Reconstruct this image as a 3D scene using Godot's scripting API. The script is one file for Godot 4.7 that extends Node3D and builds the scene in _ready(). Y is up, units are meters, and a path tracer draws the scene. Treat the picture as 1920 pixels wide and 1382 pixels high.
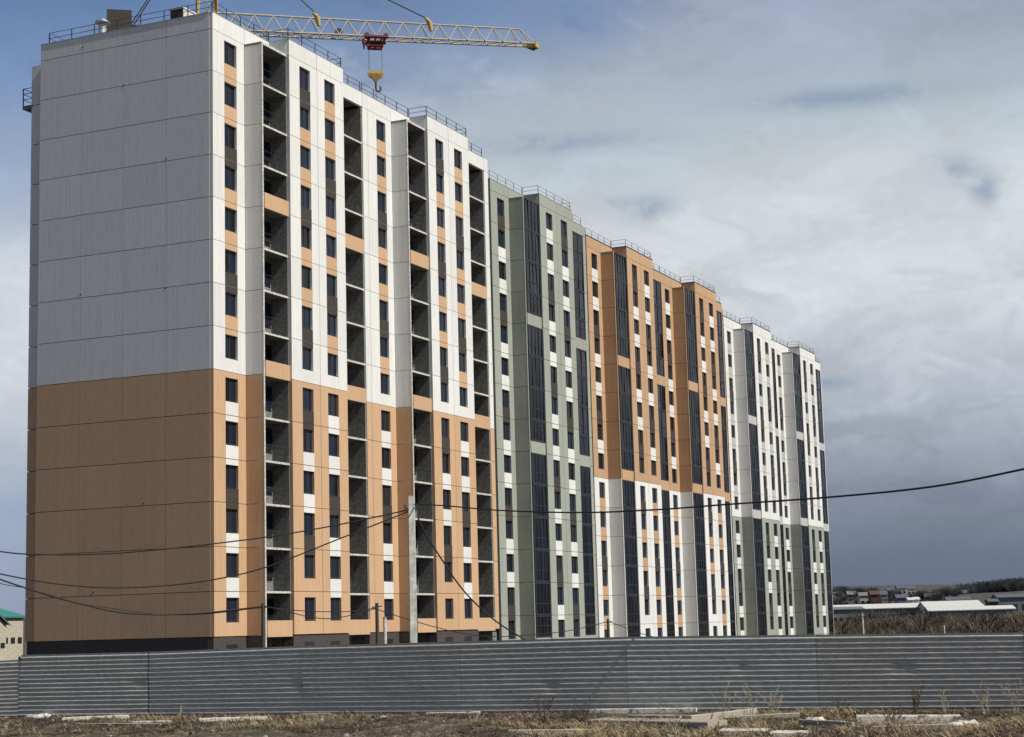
extends Node3D
# Building axes: x = out of the long facade, y = up, z = -(distance along the facade). Origin: near corner of the white section.
const YB := 2.395            # first floor level of the white section
const CAM := Vector3(62.30, 2.45, 93.711)
const PITCH := 0.145229
const YAW := 0.418008
const ROLL := -0.02742
const FOCAL := 3323.04
const GY := 0.36            # the strip before the fence lies this far below the zero level
var M := {}
var box_cache := {}
var mesh_cache := {}
var used := {}
var rng := RandomNumberGenerator.new()
var ns := FastNoiseLite.new()
var view := Basis()

# ---------------------------------------------------------------- helpers
func numbered(n: String) -> String:
	if not used.has(n):
		used[n] = 0
		return n
	used[n] += 1
	return "%s_%03d" % [n, used[n]]

func tag(o: Node, label: String, category: String, group := "") -> void:
	o.set_meta("label", label)
	o.set_meta("category", category)
	if group != "":
		o.set_meta("group", group)

func thing(called: String, label: String, category: String, at := Vector3.ZERO, group := "") -> Node3D:
	var o := Node3D.new()
	o.name = numbered(called)
	add_child(o)
	o.position = at
	tag(o, label, category, group)
	return o

func mi(parent: Node, called: String, mesh: Mesh, mat: Material, at := Vector3.ZERO) -> MeshInstance3D:
	var o := MeshInstance3D.new()
	o.name = numbered(called) if parent == self else called
	o.mesh = mesh
	o.material_override = mat
	o.position = at
	parent.add_child(o, true)
	return o

func pb(parent: Node, called: String, mat: Material, n0: float, n1: float, h0: float, h1: float, s0: float, s1: float) -> MeshInstance3D:
	var size := Vector3(n1 - n0, h1 - h0, s1 - s0)
	var key := "%.3f_%.3f_%.3f" % [size.x, size.y, size.z]
	if not box_cache.has(key):
		var b := BoxMesh.new()
		b.size = size
		box_cache[key] = b
	return mi(parent, called, box_cache[key], mat, Vector3((n0 + n1) / 2, (h0 + h1) / 2, -(s0 + s1) / 2))

func mb() -> SurfaceTool:
	var st := SurfaceTool.new()
	st.begin(Mesh.PRIMITIVE_TRIANGLES)
	return st

func quad(st: SurfaceTool, a: Vector3, b: Vector3, c: Vector3, d: Vector3) -> void:
	var n := (c - a).cross(b - a).normalized()
	for p in [a, b, c, a, c, d]:
		st.set_normal(n)
		st.add_vertex(p)

func tri(st: SurfaceTool, a: Vector3, b: Vector3, c: Vector3) -> void:
	var n := (c - a).cross(b - a).normalized()
	for p in [a, b, c]:
		st.set_normal(n)
		st.add_vertex(p)

func sbox(st: SurfaceTool, a: Vector3, b: Vector3) -> void:
	var v := [Vector3(a.x, a.y, a.z), Vector3(b.x, a.y, a.z), Vector3(b.x, b.y, a.z), Vector3(a.x, b.y, a.z), Vector3(a.x, a.y, b.z), Vector3(b.x, a.y, b.z), Vector3(b.x, b.y, b.z), Vector3(a.x, b.y, b.z)]
	quad(st, v[4], v[7], v[6], v[5])
	quad(st, v[1], v[2], v[3], v[0])
	quad(st, v[5], v[6], v[2], v[1])
	quad(st, v[0], v[3], v[7], v[4])
	quad(st, v[7], v[3], v[2], v[6])
	quad(st, v[0], v[4], v[5], v[1])

func tube(st: SurfaceTool, p: Vector3, q: Vector3, r0: float, r1: float, sides := 5, caps := false) -> void:
	var d := (q - p).normalized()
	var u := d.cross(Vector3.UP if absf(d.y) < 0.9 else Vector3.RIGHT).normalized()
	var w := d.cross(u)
	for k in sides:
		var a0 := TAU * k / sides
		var a1 := TAU * (k + 1) / sides
		var e0 := u * cos(a0) + w * sin(a0)
		var e1 := u * cos(a1) + w * sin(a1)
		var pts := [p + e0 * r0, q + e0 * r1, q + e1 * r1, p + e1 * r0]
		var nn := [e0, e0, e1, e1]
		for i in [0, 1, 2, 0, 2, 3]:
			st.set_normal(nn[i])
			st.add_vertex(pts[i])
		if caps:
			tri(st, q, q + e1 * r1, q + e0 * r1)
			tri(st, p, p + e0 * r0, p + e1 * r0)

func frame_boxes(st: SurfaceTool, n0: float, n1: float, h0: float, h1: float, s0: float, s1: float, bar: float) -> void:
	sbox(st, Vector3(n0, h0, -s1), Vector3(n1, h0 + bar, -s0))
	sbox(st, Vector3(n0, h1 - bar, -s1), Vector3(n1, h1, -s0))
	sbox(st, Vector3(n0, h0 + bar, -s0 - bar), Vector3(n1, h1 - bar, -s0))
	sbox(st, Vector3(n0, h0 + bar, -s1), Vector3(n1, h1 - bar, -s1 + bar))

func lin(r: float, g: float, b: float) -> Color:
	return Color(r, g, b).linear_to_srgb()

func img_tex(img: Image) -> ImageTexture:
	img.generate_mipmaps()
	return ImageTexture.create_from_image(img)

func std(r: float, g: float, b: float, rough := 0.8, metal := 0.0) -> StandardMaterial3D:
	var m := StandardMaterial3D.new()
	m.albedo_color = lin(r, g, b)
	m.roughness = rough
	m.metallic = metal
	return m

func triplanar(m: StandardMaterial3D, tex: Texture2D, tile: float, bump: Texture2D = null, cm := 0.0) -> StandardMaterial3D:
	m.albedo_texture = tex
	m.uv1_triplanar = true
	m.uv1_world_triplanar = true
	m.uv1_triplanar_sharpness = 8.0
	m.uv1_scale = Vector3.ONE / tile
	if bump:
		m.heightmap_enabled = true
		m.heightmap_texture = bump
		m.heightmap_scale = cm
	return m

# direction of a photo pixel, and the point that lies dist metres away along the ground or at height y
func ray(x: float, y: float) -> Vector3:
	return view * Vector3((x - 960.0) / FOCAL, -(y - 691.0) / FOCAL, -1.0)

func at_dist(x: float, y: float, dist: float) -> Vector3:
	var v := ray(x, y)
	return CAM + v * (dist / Vector2(v.x, v.z).length())

func on_ground(x: float, y: float) -> Vector3:
	var v := ray(x, y)
	var p := CAM + v * ((-GY - CAM.y) / v.y)
	p.y = ground(p.x, p.z)
	return p

func ground(x: float, z: float) -> float:
	var y := 0.0
	if z > 0.0:
		y = -GY + (0.9 + GY) * smoothstep(34.0, 3.0, z)
	elif z > -150.0:
		y = 0.9 + 0.043 * z
	else:
		y = -5.55 + 3.8 * smoothstep(-160.0, -205.0, z) + 1.2 * smoothstep(-250.0, -330.0, z) + 15.0 * smoothstep(-430.0, -800.0, z) + 16.0 * smoothstep(-800.0, -1500.0, z)
		y += 5.0 * ns.get_noise_2d(x * 0.6, z * 0.6) * smoothstep(-420.0, -700.0, z)
	if z > 40.0 and z < 90.0:
		y += (0.16 * ns.get_noise_2d(x * 18.0, z * 18.0) + 0.07 * ns.get_noise_2d(x * 70.0 + 300.0, z * 70.0)) * smoothstep(40.0, 42.0, z)
		var m := Vector2((x - 56.6) / 3.2, (z - 52.0) / 4.0).length()
		y += 0.42 * smoothstep(1.0, 0.1, m)
		var b := Vector2((x - 40.0) / 2.6, (z - 49.0) / 2.0).length()
		y += 0.2 * smoothstep(1.0, 0.1, b)
	return y

# ---------------------------------------------------------------- sky
func ramp(t: Array, el: float) -> Vector3:
	for i in range(1, t.size()):
		if el <= t[i][0]:
			var k: float = (el - t[i - 1][0]) / (t[i][0] - t[i - 1][0])
			k = k * k * (3.0 - 2.0 * k) * 0.5 + k * 0.5
			return (t[i - 1][1] as Vector3).lerp(t[i][1], k)
	return t[-1][1]

func make_sky() -> ImageTexture:
	var R := [[-90.0, Vector3(96, 104, 122)], [0.0, Vector3(100, 110, 132)], [1.6, Vector3(107, 118, 138)], [2.65, Vector3(117, 128, 145)], [3.8, Vector3(130, 140, 158)], [4.7, Vector3(147, 155, 170)], [5.9, Vector3(161, 171, 184)], [7.2, Vector3(181, 188, 199)], [8.6, Vector3(199, 205, 212)], [10.0, Vector3(208, 214, 220)], [13.0, Vector3(206, 211, 217)], [15.0, Vector3(187, 199, 207)], [18.5, Vector3(163, 174, 192)], [22.0, Vector3(146, 160, 184)], [30.0, Vector3(125, 138, 159)], [50.0, Vector3(101, 111, 128)], [91.0, Vector3(91, 100, 116)]]
	# clear blue air away from the bank of cloud
	var B := [[-90.0, Vector3(96, 104, 122)], [0.0, Vector3(152, 166, 190)], [5.0, Vector3(136, 157, 190)], [10.0, Vector3(119, 145, 184)], [20.0, Vector3(107, 126, 155)], [40.0, Vector3(98, 109, 128)], [91.0, Vector3(91, 100, 116)]]
	var L := [[-90.0, Vector3(96, 104, 122)], [0.0, Vector3(146, 157, 178)], [3.8, Vector3(160, 174, 196)], [7.0, Vector3(202, 209, 220)], [9.0, Vector3(215, 220, 228)], [12.0, Vector3(197, 206, 219)], [15.0, Vector3(152, 170, 198)], [18.0, Vector3(120, 145, 184)], [20.5, Vector3(98, 126, 168)], [30.0, Vector3(98, 121, 156)], [50.0, Vector3(95, 108, 132)], [91.0, Vector3(91, 100, 116)]]
	var n1 := FastNoiseLite.new()
	n1.seed = 11
	n1.frequency = 0.012
	n1.fractal_octaves = 5
	var n2 := FastNoiseLite.new()
	n2.seed = 5
	n2.frequency = 0.03
	n2.fractal_octaves = 6
	n2.fractal_gain = 0.58
	n2.domain_warp_enabled = true
	n2.domain_warp_amplitude = 22.0
	n2.domain_warp_frequency = 0.03
	var wisps := [[-19.3, 13.3, 1.0, 0.45], [-20.9, 13.5, 0.9, 0.22], [-9.5, 13.7, 0.95, 0.5], [-8.4, 13.0, 0.5, 0.5], [-13.7, 7.4, 0.7, 0.2], [-21.7, 19.0, 2.0, 0.8], [-27.5, 19.6, 3.2, 0.8], [-22.5, 15.6, 3.0, 0.35], [-12.0, 16.4, 3.5, 0.4]]
	var shade := func(az: float, el: float) -> Color:
		var ce := cos(deg_to_rad(el))
		var dir := Vector3(sin(deg_to_rad(az)) * ce, sin(deg_to_rad(el)) * 2.4, cos(deg_to_rad(az)) * ce) * 330.0
		var a := n1.get_noise_3dv(dir * 0.55)
		var b := n2.get_noise_3dv(dir)
		var e := el + (a + b * 0.5) * (0.25 + minf(maxf(el, 0.0), 12.0) * 0.14)
		var up := clampf(el - 10.0, 0.0, 12.0)
		var t := smoothstep(-44.0 + up * 0.9, -33.0 + up * 1.6, az + a * 9.0 + b * 5.0)
		var c := ramp(L, e).lerp(ramp(R, e), t)
		var away := maxf(smoothstep(40.0, 85.0, az + a * 25.0), smoothstep(-50.0, -85.0, az + a * 25.0))
		if away > 0.0:
			c = c.lerp(ramp(B, e + a * 6.0), away)
		c *= 1.0 + 0.11 * b * smoothstep(0.5, 6.0, el)
		if az > -45.0 and az < -5.0 and el < 24.0:
			for q in wisps:
				var dx: float = (az - q[0]) / q[2] + b * 1.2
				var dy: float = (el - q[1]) / q[3] + a * 0.8
				var k: float = exp(-(dx * dx + dy * dy)) * smoothstep(-0.45, 0.15, b)
				c = c.lerp(Vector3(136, 155, 176) if q[1] < 18.0 else Vector3(104, 132, 172), k * 0.75)
		return Color(c.x / 255.0, c.y / 255.0, c.z / 255.0).srgb_to_linear()
	# the whole sky coarsely, then the part with fine cloud detail at full resolution from the same function
	var img := Image.create(1024, 512, false, Image.FORMAT_RGBF)
	for j in 512:
		var el := 90.0 - (j + 0.5) / 512.0 * 180.0
		for i in 1024:
			img.set_pixel(i, j, shade.call(wrapf((i + 0.5) / 1024.0 * 360.0, -180.0, 180.0), el) if el > -1.0 else Color(0.09, 0.085, 0.08))
	var W := 4096
	var H := 2048
	img.resize(W, H, Image.INTERPOLATE_BILINEAR)
	for j in range(int((90.0 - 25.0) / 180.0 * H), int(90.5 / 180.0 * H)):
		var el := 90.0 - (j + 0.5) / H * 180.0
		for i in range(int((360.0 - 46.0) / 360.0 * W), int((360.0 - 3.0) / 360.0 * W)):
			img.set_pixel(i, j, shade.call((i + 0.5) / W * 360.0 - 360.0, el))
	return ImageTexture.create_from_image(img)

# ---------------------------------------------------------------- materials
func make_materials() -> void:
	# ribbed concrete panel: vertical grooves with uneven spacing, rain streaks and pores
	var w := 1024
	var h := 512
	var rib := PackedFloat32Array()
	rib.resize(w)
	var tone := PackedFloat32Array()
	tone.resize(w)
	var x := 0
	while x < w:
		var step := rng.randi_range(12, 44)
		var v := rng.randf_range(0.972, 1.0)
		for k in range(x, mini(x + step, w)):
			tone[k] = v
			rib[k] = 1.0
		for k in range(x, mini(x + 4, w)):
			rib[k] = 0.0
			tone[k] = v * 0.935
		x += step
	var pn := FastNoiseLite.new()
	pn.seed = 3
	pn.frequency = 0.02
	pn.fractal_octaves = 4
	var wall := Image.create(w, h, false, Image.FORMAT_RGB8)
	var rel := Image.create(w, h, false, Image.FORMAT_L8)
	for j in h:
		for i in w:
			var n := pn.get_noise_2d(i, j * 0.35)
			var n_fine := pn.get_noise_2d(i * 9.0 + 500.0, j * 9.0)
			var t := clampf(tone[i] * (1.0 + 0.05 * n + 0.035 * n_fine), 0.0, 1.0)
			wall.set_pixel(i, j, Color(t, t * (1.0 - 0.012 * n), t * (1.0 - 0.03 * n)))
			rel.set_pixel(i, j, Color(rib[i], rib[i], rib[i]))
	var wt := img_tex(wall)
	var rt := img_tex(rel)
	# plain mottled surface: concrete, soil
	var pl := Image.create(512, 512, false, Image.FORMAT_RGB8)
	var bp := Image.create(512, 512, false, Image.FORMAT_L8)
	for j in 512:
		for i in 512:
			var n := pn.get_noise_2d(i * 1.0, j * 1.0)
			var f := pn.get_noise_2d(i * 8.0, j * 8.0 + 900.0)
			var t := clampf(0.86 + 0.2 * n + 0.12 * f, 0.0, 1.0)
			pl.set_pixel(i, j, Color(t, t, t))
			bp.set_pixel(i, j, Color(0.5 + f * 0.7, 0, 0))
	var pt := img_tex(pl)
	var bt := img_tex(bp)
	var cols := {"white": Vector3(0.725, 0.727, 0.705), "orange": Vector3(0.57, 0.372, 0.22), "tan": Vector3(0.495, 0.318, 0.186), "green": Vector3(0.325, 0.35, 0.302), "grey": Vector3(0.46, 0.47, 0.45), "dark": Vector3(0.046, 0.037, 0.033)}
	for c in cols:
		M[c] = []
		for k in 4:
			var f := 1.0 + (k - 1.5) * 0.022
			var v: Vector3 = cols[c] * f
			var m := triplanar(std(v.x, v.y, v.z, 0.85), wt, 5.3 + 0.37 * k, rt, 0.8)
			m.uv1_offset = Vector3(0.31 * k, 0.17 * k, 0.53 * k)
			M[c].append(m)
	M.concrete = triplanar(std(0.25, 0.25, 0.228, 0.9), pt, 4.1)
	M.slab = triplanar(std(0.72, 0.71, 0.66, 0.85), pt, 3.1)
	M.plinth = triplanar(std(0.085, 0.068, 0.068, 0.8), pt, 1.9, bt, 1.0)
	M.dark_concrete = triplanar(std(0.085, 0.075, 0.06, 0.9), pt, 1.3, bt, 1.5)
	M.pole = triplanar(std(0.72, 0.71, 0.65, 0.85), pt, 4.7)
	var ds := Image.create(512, 512, false, Image.FORMAT_RGB8)
	for j in 512:
		for i in 512:
			var n := pn.get_noise_2d(i * 1.6 + 70.0, j * 1.6)
			var f := pn.get_noise_2d(i * 7.0, j * 7.0 + 400.0)
			var soil := 0.85 * smoothstep(0.0, 0.45, n + 0.2 * f)
			var cc := Vector3(0.62, 0.58, 0.51).lerp(Vector3(0.12, 0.09, 0.065), soil) * (1.0 + 0.3 * f)
			ds.set_pixel(i, j, lin(cc.x, cc.y, cc.z))
	M.pale_stone = triplanar(std(1, 1, 1, 0.9), img_tex(ds), 4.3, bt, 1.0)
	M.roof = std(0.12, 0.12, 0.12, 0.9)
	M.frame = std(0.018, 0.019, 0.023, 0.5)
	M.rail = std(0.06, 0.065, 0.085, 0.6, 0.2)
	M.rail_pale = std(0.36, 0.37, 0.38, 0.5, 0.3)
	M.coping = std(0.05, 0.05, 0.05, 0.6, 0.2)
	M.coping_light = std(0.45, 0.46, 0.46, 0.5, 0.4)
	M.glass = []
	for k in 4:
		var g := std([0.008, 0.012, 0.022, 0.011][k], [0.010, 0.020, 0.027, 0.018][k], [0.013, 0.038, 0.034, 0.034][k], 0.03)
		g.metallic_specular = 0.32
		M.glass.append(g)
	M.glazing = []
	for k in 4:
		var g := std([0.005, 0.009, 0.014, 0.007][k], [0.006, 0.011, 0.016, 0.009][k], [0.009, 0.016, 0.021, 0.015][k], 0.03)
		g.metallic_specular = 0.28
		M.glazing.append(g)
	M.crane = triplanar(std(0.66, 0.57, 0.38, 0.6), pt, 1.2)
	M.crane_yellow = triplanar(std(0.60, 0.42, 0.13, 0.6), pt, 0.8)
	M.red = triplanar(std(0.22, 0.026, 0.03, 0.6), pt, 0.7)
	M.steel = std(0.06, 0.06, 0.065, 0.5, 0.4)
	M.zinc = std(0.55, 0.56, 0.57, 0.4, 0.6)
	M.wire = std(0.012, 0.010, 0.010, 0.7)
	M.wood_post = std(0.07, 0.05, 0.035, 0.9)
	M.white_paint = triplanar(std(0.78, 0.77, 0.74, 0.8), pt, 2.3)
	M.cream = triplanar(std(0.58, 0.53, 0.42, 0.85), pt, 2.3)
	M.brick = triplanar(std(0.12, 0.062, 0.055, 0.9), pt, 2.3)
	M.teal = std(0.03, 0.20, 0.17, 0.5)
	M.slate = std(0.09, 0.10, 0.125, 0.7)
	M.dull_grey = triplanar(std(0.22, 0.23, 0.24, 0.8), pt, 3.0)
	M.window_dark = std(0.02, 0.022, 0.026, 0.2)

# ---------------------------------------------------------------- apartment sections
func window_mesh(wd: float, ht: float) -> Mesh:
	var key := "win%.2f_%.2f" % [wd, ht]
	if not mesh_cache.has(key):
		var st := mb()
		frame_boxes(st, -0.05, 0.03, -ht / 2, ht / 2, -wd / 2, wd / 2, 0.09)
		sbox(st, Vector3(-0.045, -ht / 2 + 0.09, -0.065), Vector3(0.028, ht / 2 - 0.09, 0.065))
		sbox(st, Vector3(0.03, -ht / 2 - 0.035, -wd / 2 - 0.02), Vector3(0.2, -ht / 2 - 0.001, wd / 2 + 0.02))
		mesh_cache[key] = st.commit()
	return mesh_cache[key]

func pane(parent: Node, wd: float, ht: float, at: Vector3, kinds := "glass") -> void:
	var key := "pane%.2f_%.2f" % [wd, ht]
	if not mesh_cache.has(key):
		var b := BoxMesh.new()
		b.size = Vector3(0.02, ht, wd)
		mesh_cache[key] = b
	var p := mi(parent, "pane", mesh_cache[key], M[kinds][rng.randi() % 4], at)
	p.rotation = Vector3(0, rng.randf_range(-0.028, 0.028), rng.randf_range(-0.022, 0.022))

func add_window(root: Node, n: float, h0: float, h1: float, s0: float, s1: float) -> void:
	var wd := snappedf(s1 - s0, 0.01)
	var ht := snappedf(h1 - h0, 0.01)
	var o := mi(root, "window", window_mesh(wd, ht), M.frame, Vector3(n - 0.19, (h0 + h1) / 2, -(s0 + s1) / 2))
	var pw := wd / 2 - 0.15
	for q in [-1.0, 1.0]:
		pane(o, pw, ht - 0.17, Vector3(0.0, 0, q * (pw / 2 + 0.062)))

func holed_panel(root: Node, mat: Material, n: float, h0: float, h1: float, s0: float, s1: float, w0: float, w1: float, wh0: float, wh1: float) -> void:
	var g := 0.017
	var key := "hp%.3f_%.3f_%.3f_%.3f_%.3f_%.3f" % [h1 - h0, s1 - s0, w0 - s0, w1 - s0, wh0 - h0, wh1 - h0]
	if not mesh_cache.has(key):
		var st := mb()
		var a := g
		var b := s1 - s0 - g
		var c := w0 - s0
		var d := w1 - s0
		var lo := g
		var hi := h1 - h0 - g
		sbox(st, Vector3(-0.25, lo, -c), Vector3(0, hi, -a))
		sbox(st, Vector3(-0.25, lo, -b), Vector3(0, hi, -d))
		sbox(st, Vector3(-0.25, lo, -d), Vector3(0, wh0 - h0, -c))
		sbox(st, Vector3(-0.25, wh1 - h0, -d), Vector3(0, hi, -c))
		mesh_cache[key] = st.commit()
	mi(root, "wall_panel", mesh_cache[key], mat, Vector3(n, h0, -s0))

func plain_panel(root: Node, mat: Material, n0: float, n1: float, h0: float, h1: float, s0: float, s1: float, called := "wall_panel") -> void:
	pb(root, called, mat, n0, n1, h0 + 0.017, h1 - 0.017, s0 + 0.017, s1 - 0.017)

func railing(root: Node, p: Vector3, q: Vector3, ht := 0.75, mat: Material = M.rail) -> void:
	var st := mb()
	var len := p.distance_to(q)
	var k := maxi(1, int(round(len / 1.9)))
	for i in k + 1:
		var b := p.lerp(q, float(i) / k)
		sbox(st, b + Vector3(-0.024, 0, -0.024), b + Vector3(0.024, ht, 0.024))
	for y in [ht * 0.5, ht]:
		tube(st, p + Vector3.UP * y, q + Vector3.UP * y, 0.022, 0.022, 4)
	mi(root, "roof_railing", st.commit(), mat)

func glazing(root: Node, n: float, h0: float, h1: float, s0: float, s1: float) -> void:
	var key := "gl%.2f_%.2f" % [h1 - h0, s1 - s0]
	var wd := s1 - s0
	var ht := h1 - h0
	var nb := 4
	var cell := (wd - 0.14) / nb
	if not mesh_cache.has(key):
		var st := mb()
		frame_boxes(st, -0.05, 0.05, 0.0, ht, 0.0, wd, 0.13)
		for k in range(1, nb):
			var c := 0.07 + cell * k
			sbox(st, Vector3(-0.045, 0.09, -c - 0.045), Vector3(0.045, ht - 0.09, -c + 0.045))
		sbox(st, Vector3(-0.04, 0.95, -wd + 0.1), Vector3(0.04, 1.02, -0.1))
		mesh_cache[key] = st.commit()
	var o := mi(root, "loggia_glazing", mesh_cache[key], M.frame, Vector3(n, h0, -s0))
	for k in nb:
		pane(o, snappedf(cell - 0.1, 0.01), snappedf(ht - 0.2, 0.01), Vector3(-0.005, ht / 2, -(0.07 + cell * (k + 0.5))), "glazing")

func section(c: Dictionary) -> Node3D:
	var root := thing("apartment_block", c.label, "building", Vector3(0, YB + c.off, -c.s0))
	var fh: float = c.fh
	var k: float = c.k
	var top := 14.0 * fh
	var par: float = top + c.par
	var L: float = c.length
	var open: bool = c.open
	var wall := func(i: int) -> Material:
		var set_name: String = c.upper if i >= 6 else c.lower
		return M[set_name][rng.randi() % 4]
	var base_h := -1.75
	# structural core behind the panels
	pb(root, "core_wall", M.concrete, -13.88, -1.62, base_h, top + 0.1, 0.24, L)
	pb(root, "roof_deck", M.roof, -13.8, -0.3, top + 0.1, top + 0.28, 0.26, L - 0.05)
	var a := 0.0
	var nu: int = c.w.size()
	for u in nu:
		var w: float = c.w[u]
		var b0: float = w + 3.2 * k
		var b1: float = w + 10.68 * k
		var bm := (b0 + b1) / 2
		var c0: float = b1 + 1.35
		var c1: float = c.l2[u]
		var last: bool = u == nu - 1
		var wa: float = w - 2.41 * k
		var wb: float = w - 0.95 * k
		var x0: float = maxf(a, w - 3.8 * k) if u > 0 else 0.0
		var x2: float = w + 4.56 * k
		var x3: float = w + 5.98 * k
		var x4: float = w + 7.95 * k
		var x5: float = w + 9.42 * k
		# core infill
		pb(root, "core_wall", M.concrete, -1.62, -0.27, base_h, top, a + 0.25, c0)
		pb(root, "core_wall", M.concrete, -0.26, 1.27, base_h, top, b0 + 0.2, b1 - 0.2)
		for i in 14:
			var h0 := i * fh
			var h1 := h0 + fh
			var wh0 := h0 + 0.91
			var wh1 := h0 + 2.42
			if u > 0 and x0 - a > 0.3:
				plain_panel(root, wall.call(i), -0.25, 0, h0, h1, a, x0)
			holed_panel(root, wall.call(i), 0.0, h0, h1, x0, w, wa, wb, wh0, wh1)
			add_window(root, 0.0, wh0, wh1, wa, wb)
			holed_panel(root, wall.call(i), 1.55, h0, h1, b0, bm, x2, x3, wh0, wh1)
			add_window(root, 1.55, wh0, wh1, x2, x3)
			holed_panel(root, wall.call(i), 1.55, h0, h1, bm, b1, x4, x5, wh0, wh1)
			add_window(root, 1.55, wh0, wh1, x4, x5)
			plain_panel(root, wall.call(i), -0.25, 0, h0, h1, b1 + 0.01, c0)
			# side wall of the projecting loggia, with its pale front edge
			plain_panel(root, wall.call(i), 0.004, 1.35, h0, h1, w - 0.02, w + 0.17, "loggia_side_panel")
			pb(root, "edge_trim", M.slab if open else wall.call(i), 1.33, 1.372, h0 + 0.005, h1 - 0.005, w - 0.01, w + 0.14)
			# far wall and back wall of the loggia
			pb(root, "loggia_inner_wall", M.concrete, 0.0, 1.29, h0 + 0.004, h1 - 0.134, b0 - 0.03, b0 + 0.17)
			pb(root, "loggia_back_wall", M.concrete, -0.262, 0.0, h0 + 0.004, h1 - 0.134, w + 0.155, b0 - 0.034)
			pb(root, "balcony_door", M.frame, 0.002, 0.035, h0 + 0.03, h0 + 2.2, w + 0.35, w + 1.25)
			if open:
				var lw := mi(root, "loggia_window", window_mesh(1.5, 1.4), M.frame, Vector3(0.04, h0 + 1.68, -(w + 2.32)))
				for q in [-1.0, 1.0]:
					pane(lw, 0.6, 1.23, Vector3(0.0, 0, q * 0.362))
			# slabs
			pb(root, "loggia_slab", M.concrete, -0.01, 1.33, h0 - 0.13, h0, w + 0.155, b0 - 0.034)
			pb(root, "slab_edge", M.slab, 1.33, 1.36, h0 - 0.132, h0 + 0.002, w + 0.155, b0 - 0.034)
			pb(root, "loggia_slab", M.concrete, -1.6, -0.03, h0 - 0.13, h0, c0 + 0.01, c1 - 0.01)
			pb(root, "slab_edge", M.slab, -0.03, 0.0, h0 - 0.132, h0 + 0.002, c0 + 0.01, c1 - 0.01)
			var band: bool = i == 0 or i == 6 or i == 10
			var bs: String = c.band[0 if i > 6 else 1]
			if band:
				var bmat: Material = M[bs][rng.randi() % 4]
				pb(root, "loggia_parapet", bmat, 1.365, 1.43, h0 - 0.11, h0 + 0.93, w + 0.15, b0 - 0.01)
				pb(root, "loggia_parapet", bmat, -0.06, 0.006, h0 - 0.11, h0 + 0.93, c0 + 0.02, c1 - 0.02)
			if open:
				if not band:
					var st := mb()
					tube(st, Vector3(1.25, h0 + 1.05, -(w + 0.16)), Vector3(1.25, h0 + 1.05, -(b0 - 0.04)), 0.02, 0.02, 4)
					tube(st, Vector3(1.25, h0 + 0.55, -(w + 0.16)), Vector3(1.25, h0 + 0.55, -(b0 - 0.04)), 0.012, 0.012, 4)
					mi(root, "loggia_railing", st.commit(), M.steel)
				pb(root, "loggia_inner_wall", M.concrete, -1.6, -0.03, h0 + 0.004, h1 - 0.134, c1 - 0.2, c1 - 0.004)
				pb(root, "balcony_door", M.frame, -1.615, -1.58, h0 + 0.03, h0 + 2.2, c1 - 1.6, c1 - 0.7)
			else:
				var g0 := h0 + (0.935 if band else 0.0)
				glazing(root, 1.42, g0 + 0.01, h1 - 0.01 if not (i + 1 == 6 or i + 1 == 10) else h1 - 0.12, w + 0.16, b0 - 0.02)
				glazing(root, -0.03, g0 + 0.01, h1 - 0.01 if not (i + 1 == 6 or i + 1 == 10) else h1 - 0.12, c0 + 0.03, c1 - 0.03)
		# bay returns
		for z in [[base_h, 6.0 * fh, 0], [6.0 * fh, top, 6]]:
			plain_panel(root, wall.call(z[2]), 0.0, 1.3, z[0], z[1], b1 - 0.19, b1 + 0.02)
		# coloured infill between the windows of a column
		for col in 3:
			var pat: String = c.patterns[col]
			var n: float = 0.0 if col == 0 else 1.55
			var y0: float = [wa, x2, x4][col]
			var y1: float = [wb, x3, x5][col]
			for q in 13:
				var lv := 13 - q          # joint under floor index lv
				var ch := pat[q]
				if ch == "T" or ch == "N":
					continue
				var mat: Material = M.dark[rng.randi() % 4] if ch == "D" else M[c.spandrel[0 if lv > 6 else 1]][rng.randi() % 4]
				pb(root, "infill_panel", mat, n - 0.05, n + 0.014, lv * fh + 0.022, lv * fh + 0.872, y0, y1)
				pb(root, "infill_panel", mat, n - 0.05, n + 0.014, (lv - 1) * fh + 2.421, lv * fh - 0.022, y0, y1)
		# roof edge
		var um: String = c.upper
		pb(root, "loggia_roof_slab", M.concrete, 0.003, 1.34, top - 0.13, top + 0.03, w - 0.015, b0 - 0.034)
		pb(root, "slab_edge", M.slab, 1.34, 1.372, top - 0.132, top + 0.032, w - 0.015, b0 - 0.034)
		plain_panel(root, M[um][rng.randi() % 4], -0.25, 0, top, par, a, w, "parapet_panel")
		plain_panel(root, M[um][rng.randi() % 4], -0.25, 0, top + 0.04, par, w, b0, "parapet_panel")
		plain_panel(root, M[um][rng.randi() % 4], -0.25, 0, top, par, b1, c1, "parapet_panel")
		plain_panel(root, M[um][rng.randi() % 4], 1.3, 1.55, top, par, b0, bm, "parapet_panel")
		plain_panel(root, M[um][rng.randi() % 4], 1.3, 1.55, top, par, bm, b1, "parapet_panel")
		plain_panel(root, M[um][rng.randi() % 4], -0.02, 1.3, top, par, b0 - 0.02, b0 + 0.2, "parapet_panel")
		plain_panel(root, M[um][rng.randi() % 4], -0.02, 1.3, top, par, b1 - 0.2, b1 + 0.02, "parapet_panel")
		pb(root, "roof_deck", M.roof, -0.25, 1.29, top + 0.05, top + 0.25, b0 + 0.2, b1 - 0.2)
		var cop: Material = M.coping if c.dark_coping else M.coping_light
		var ch2 := 0.09 if c.dark_coping else 0.035
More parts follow.
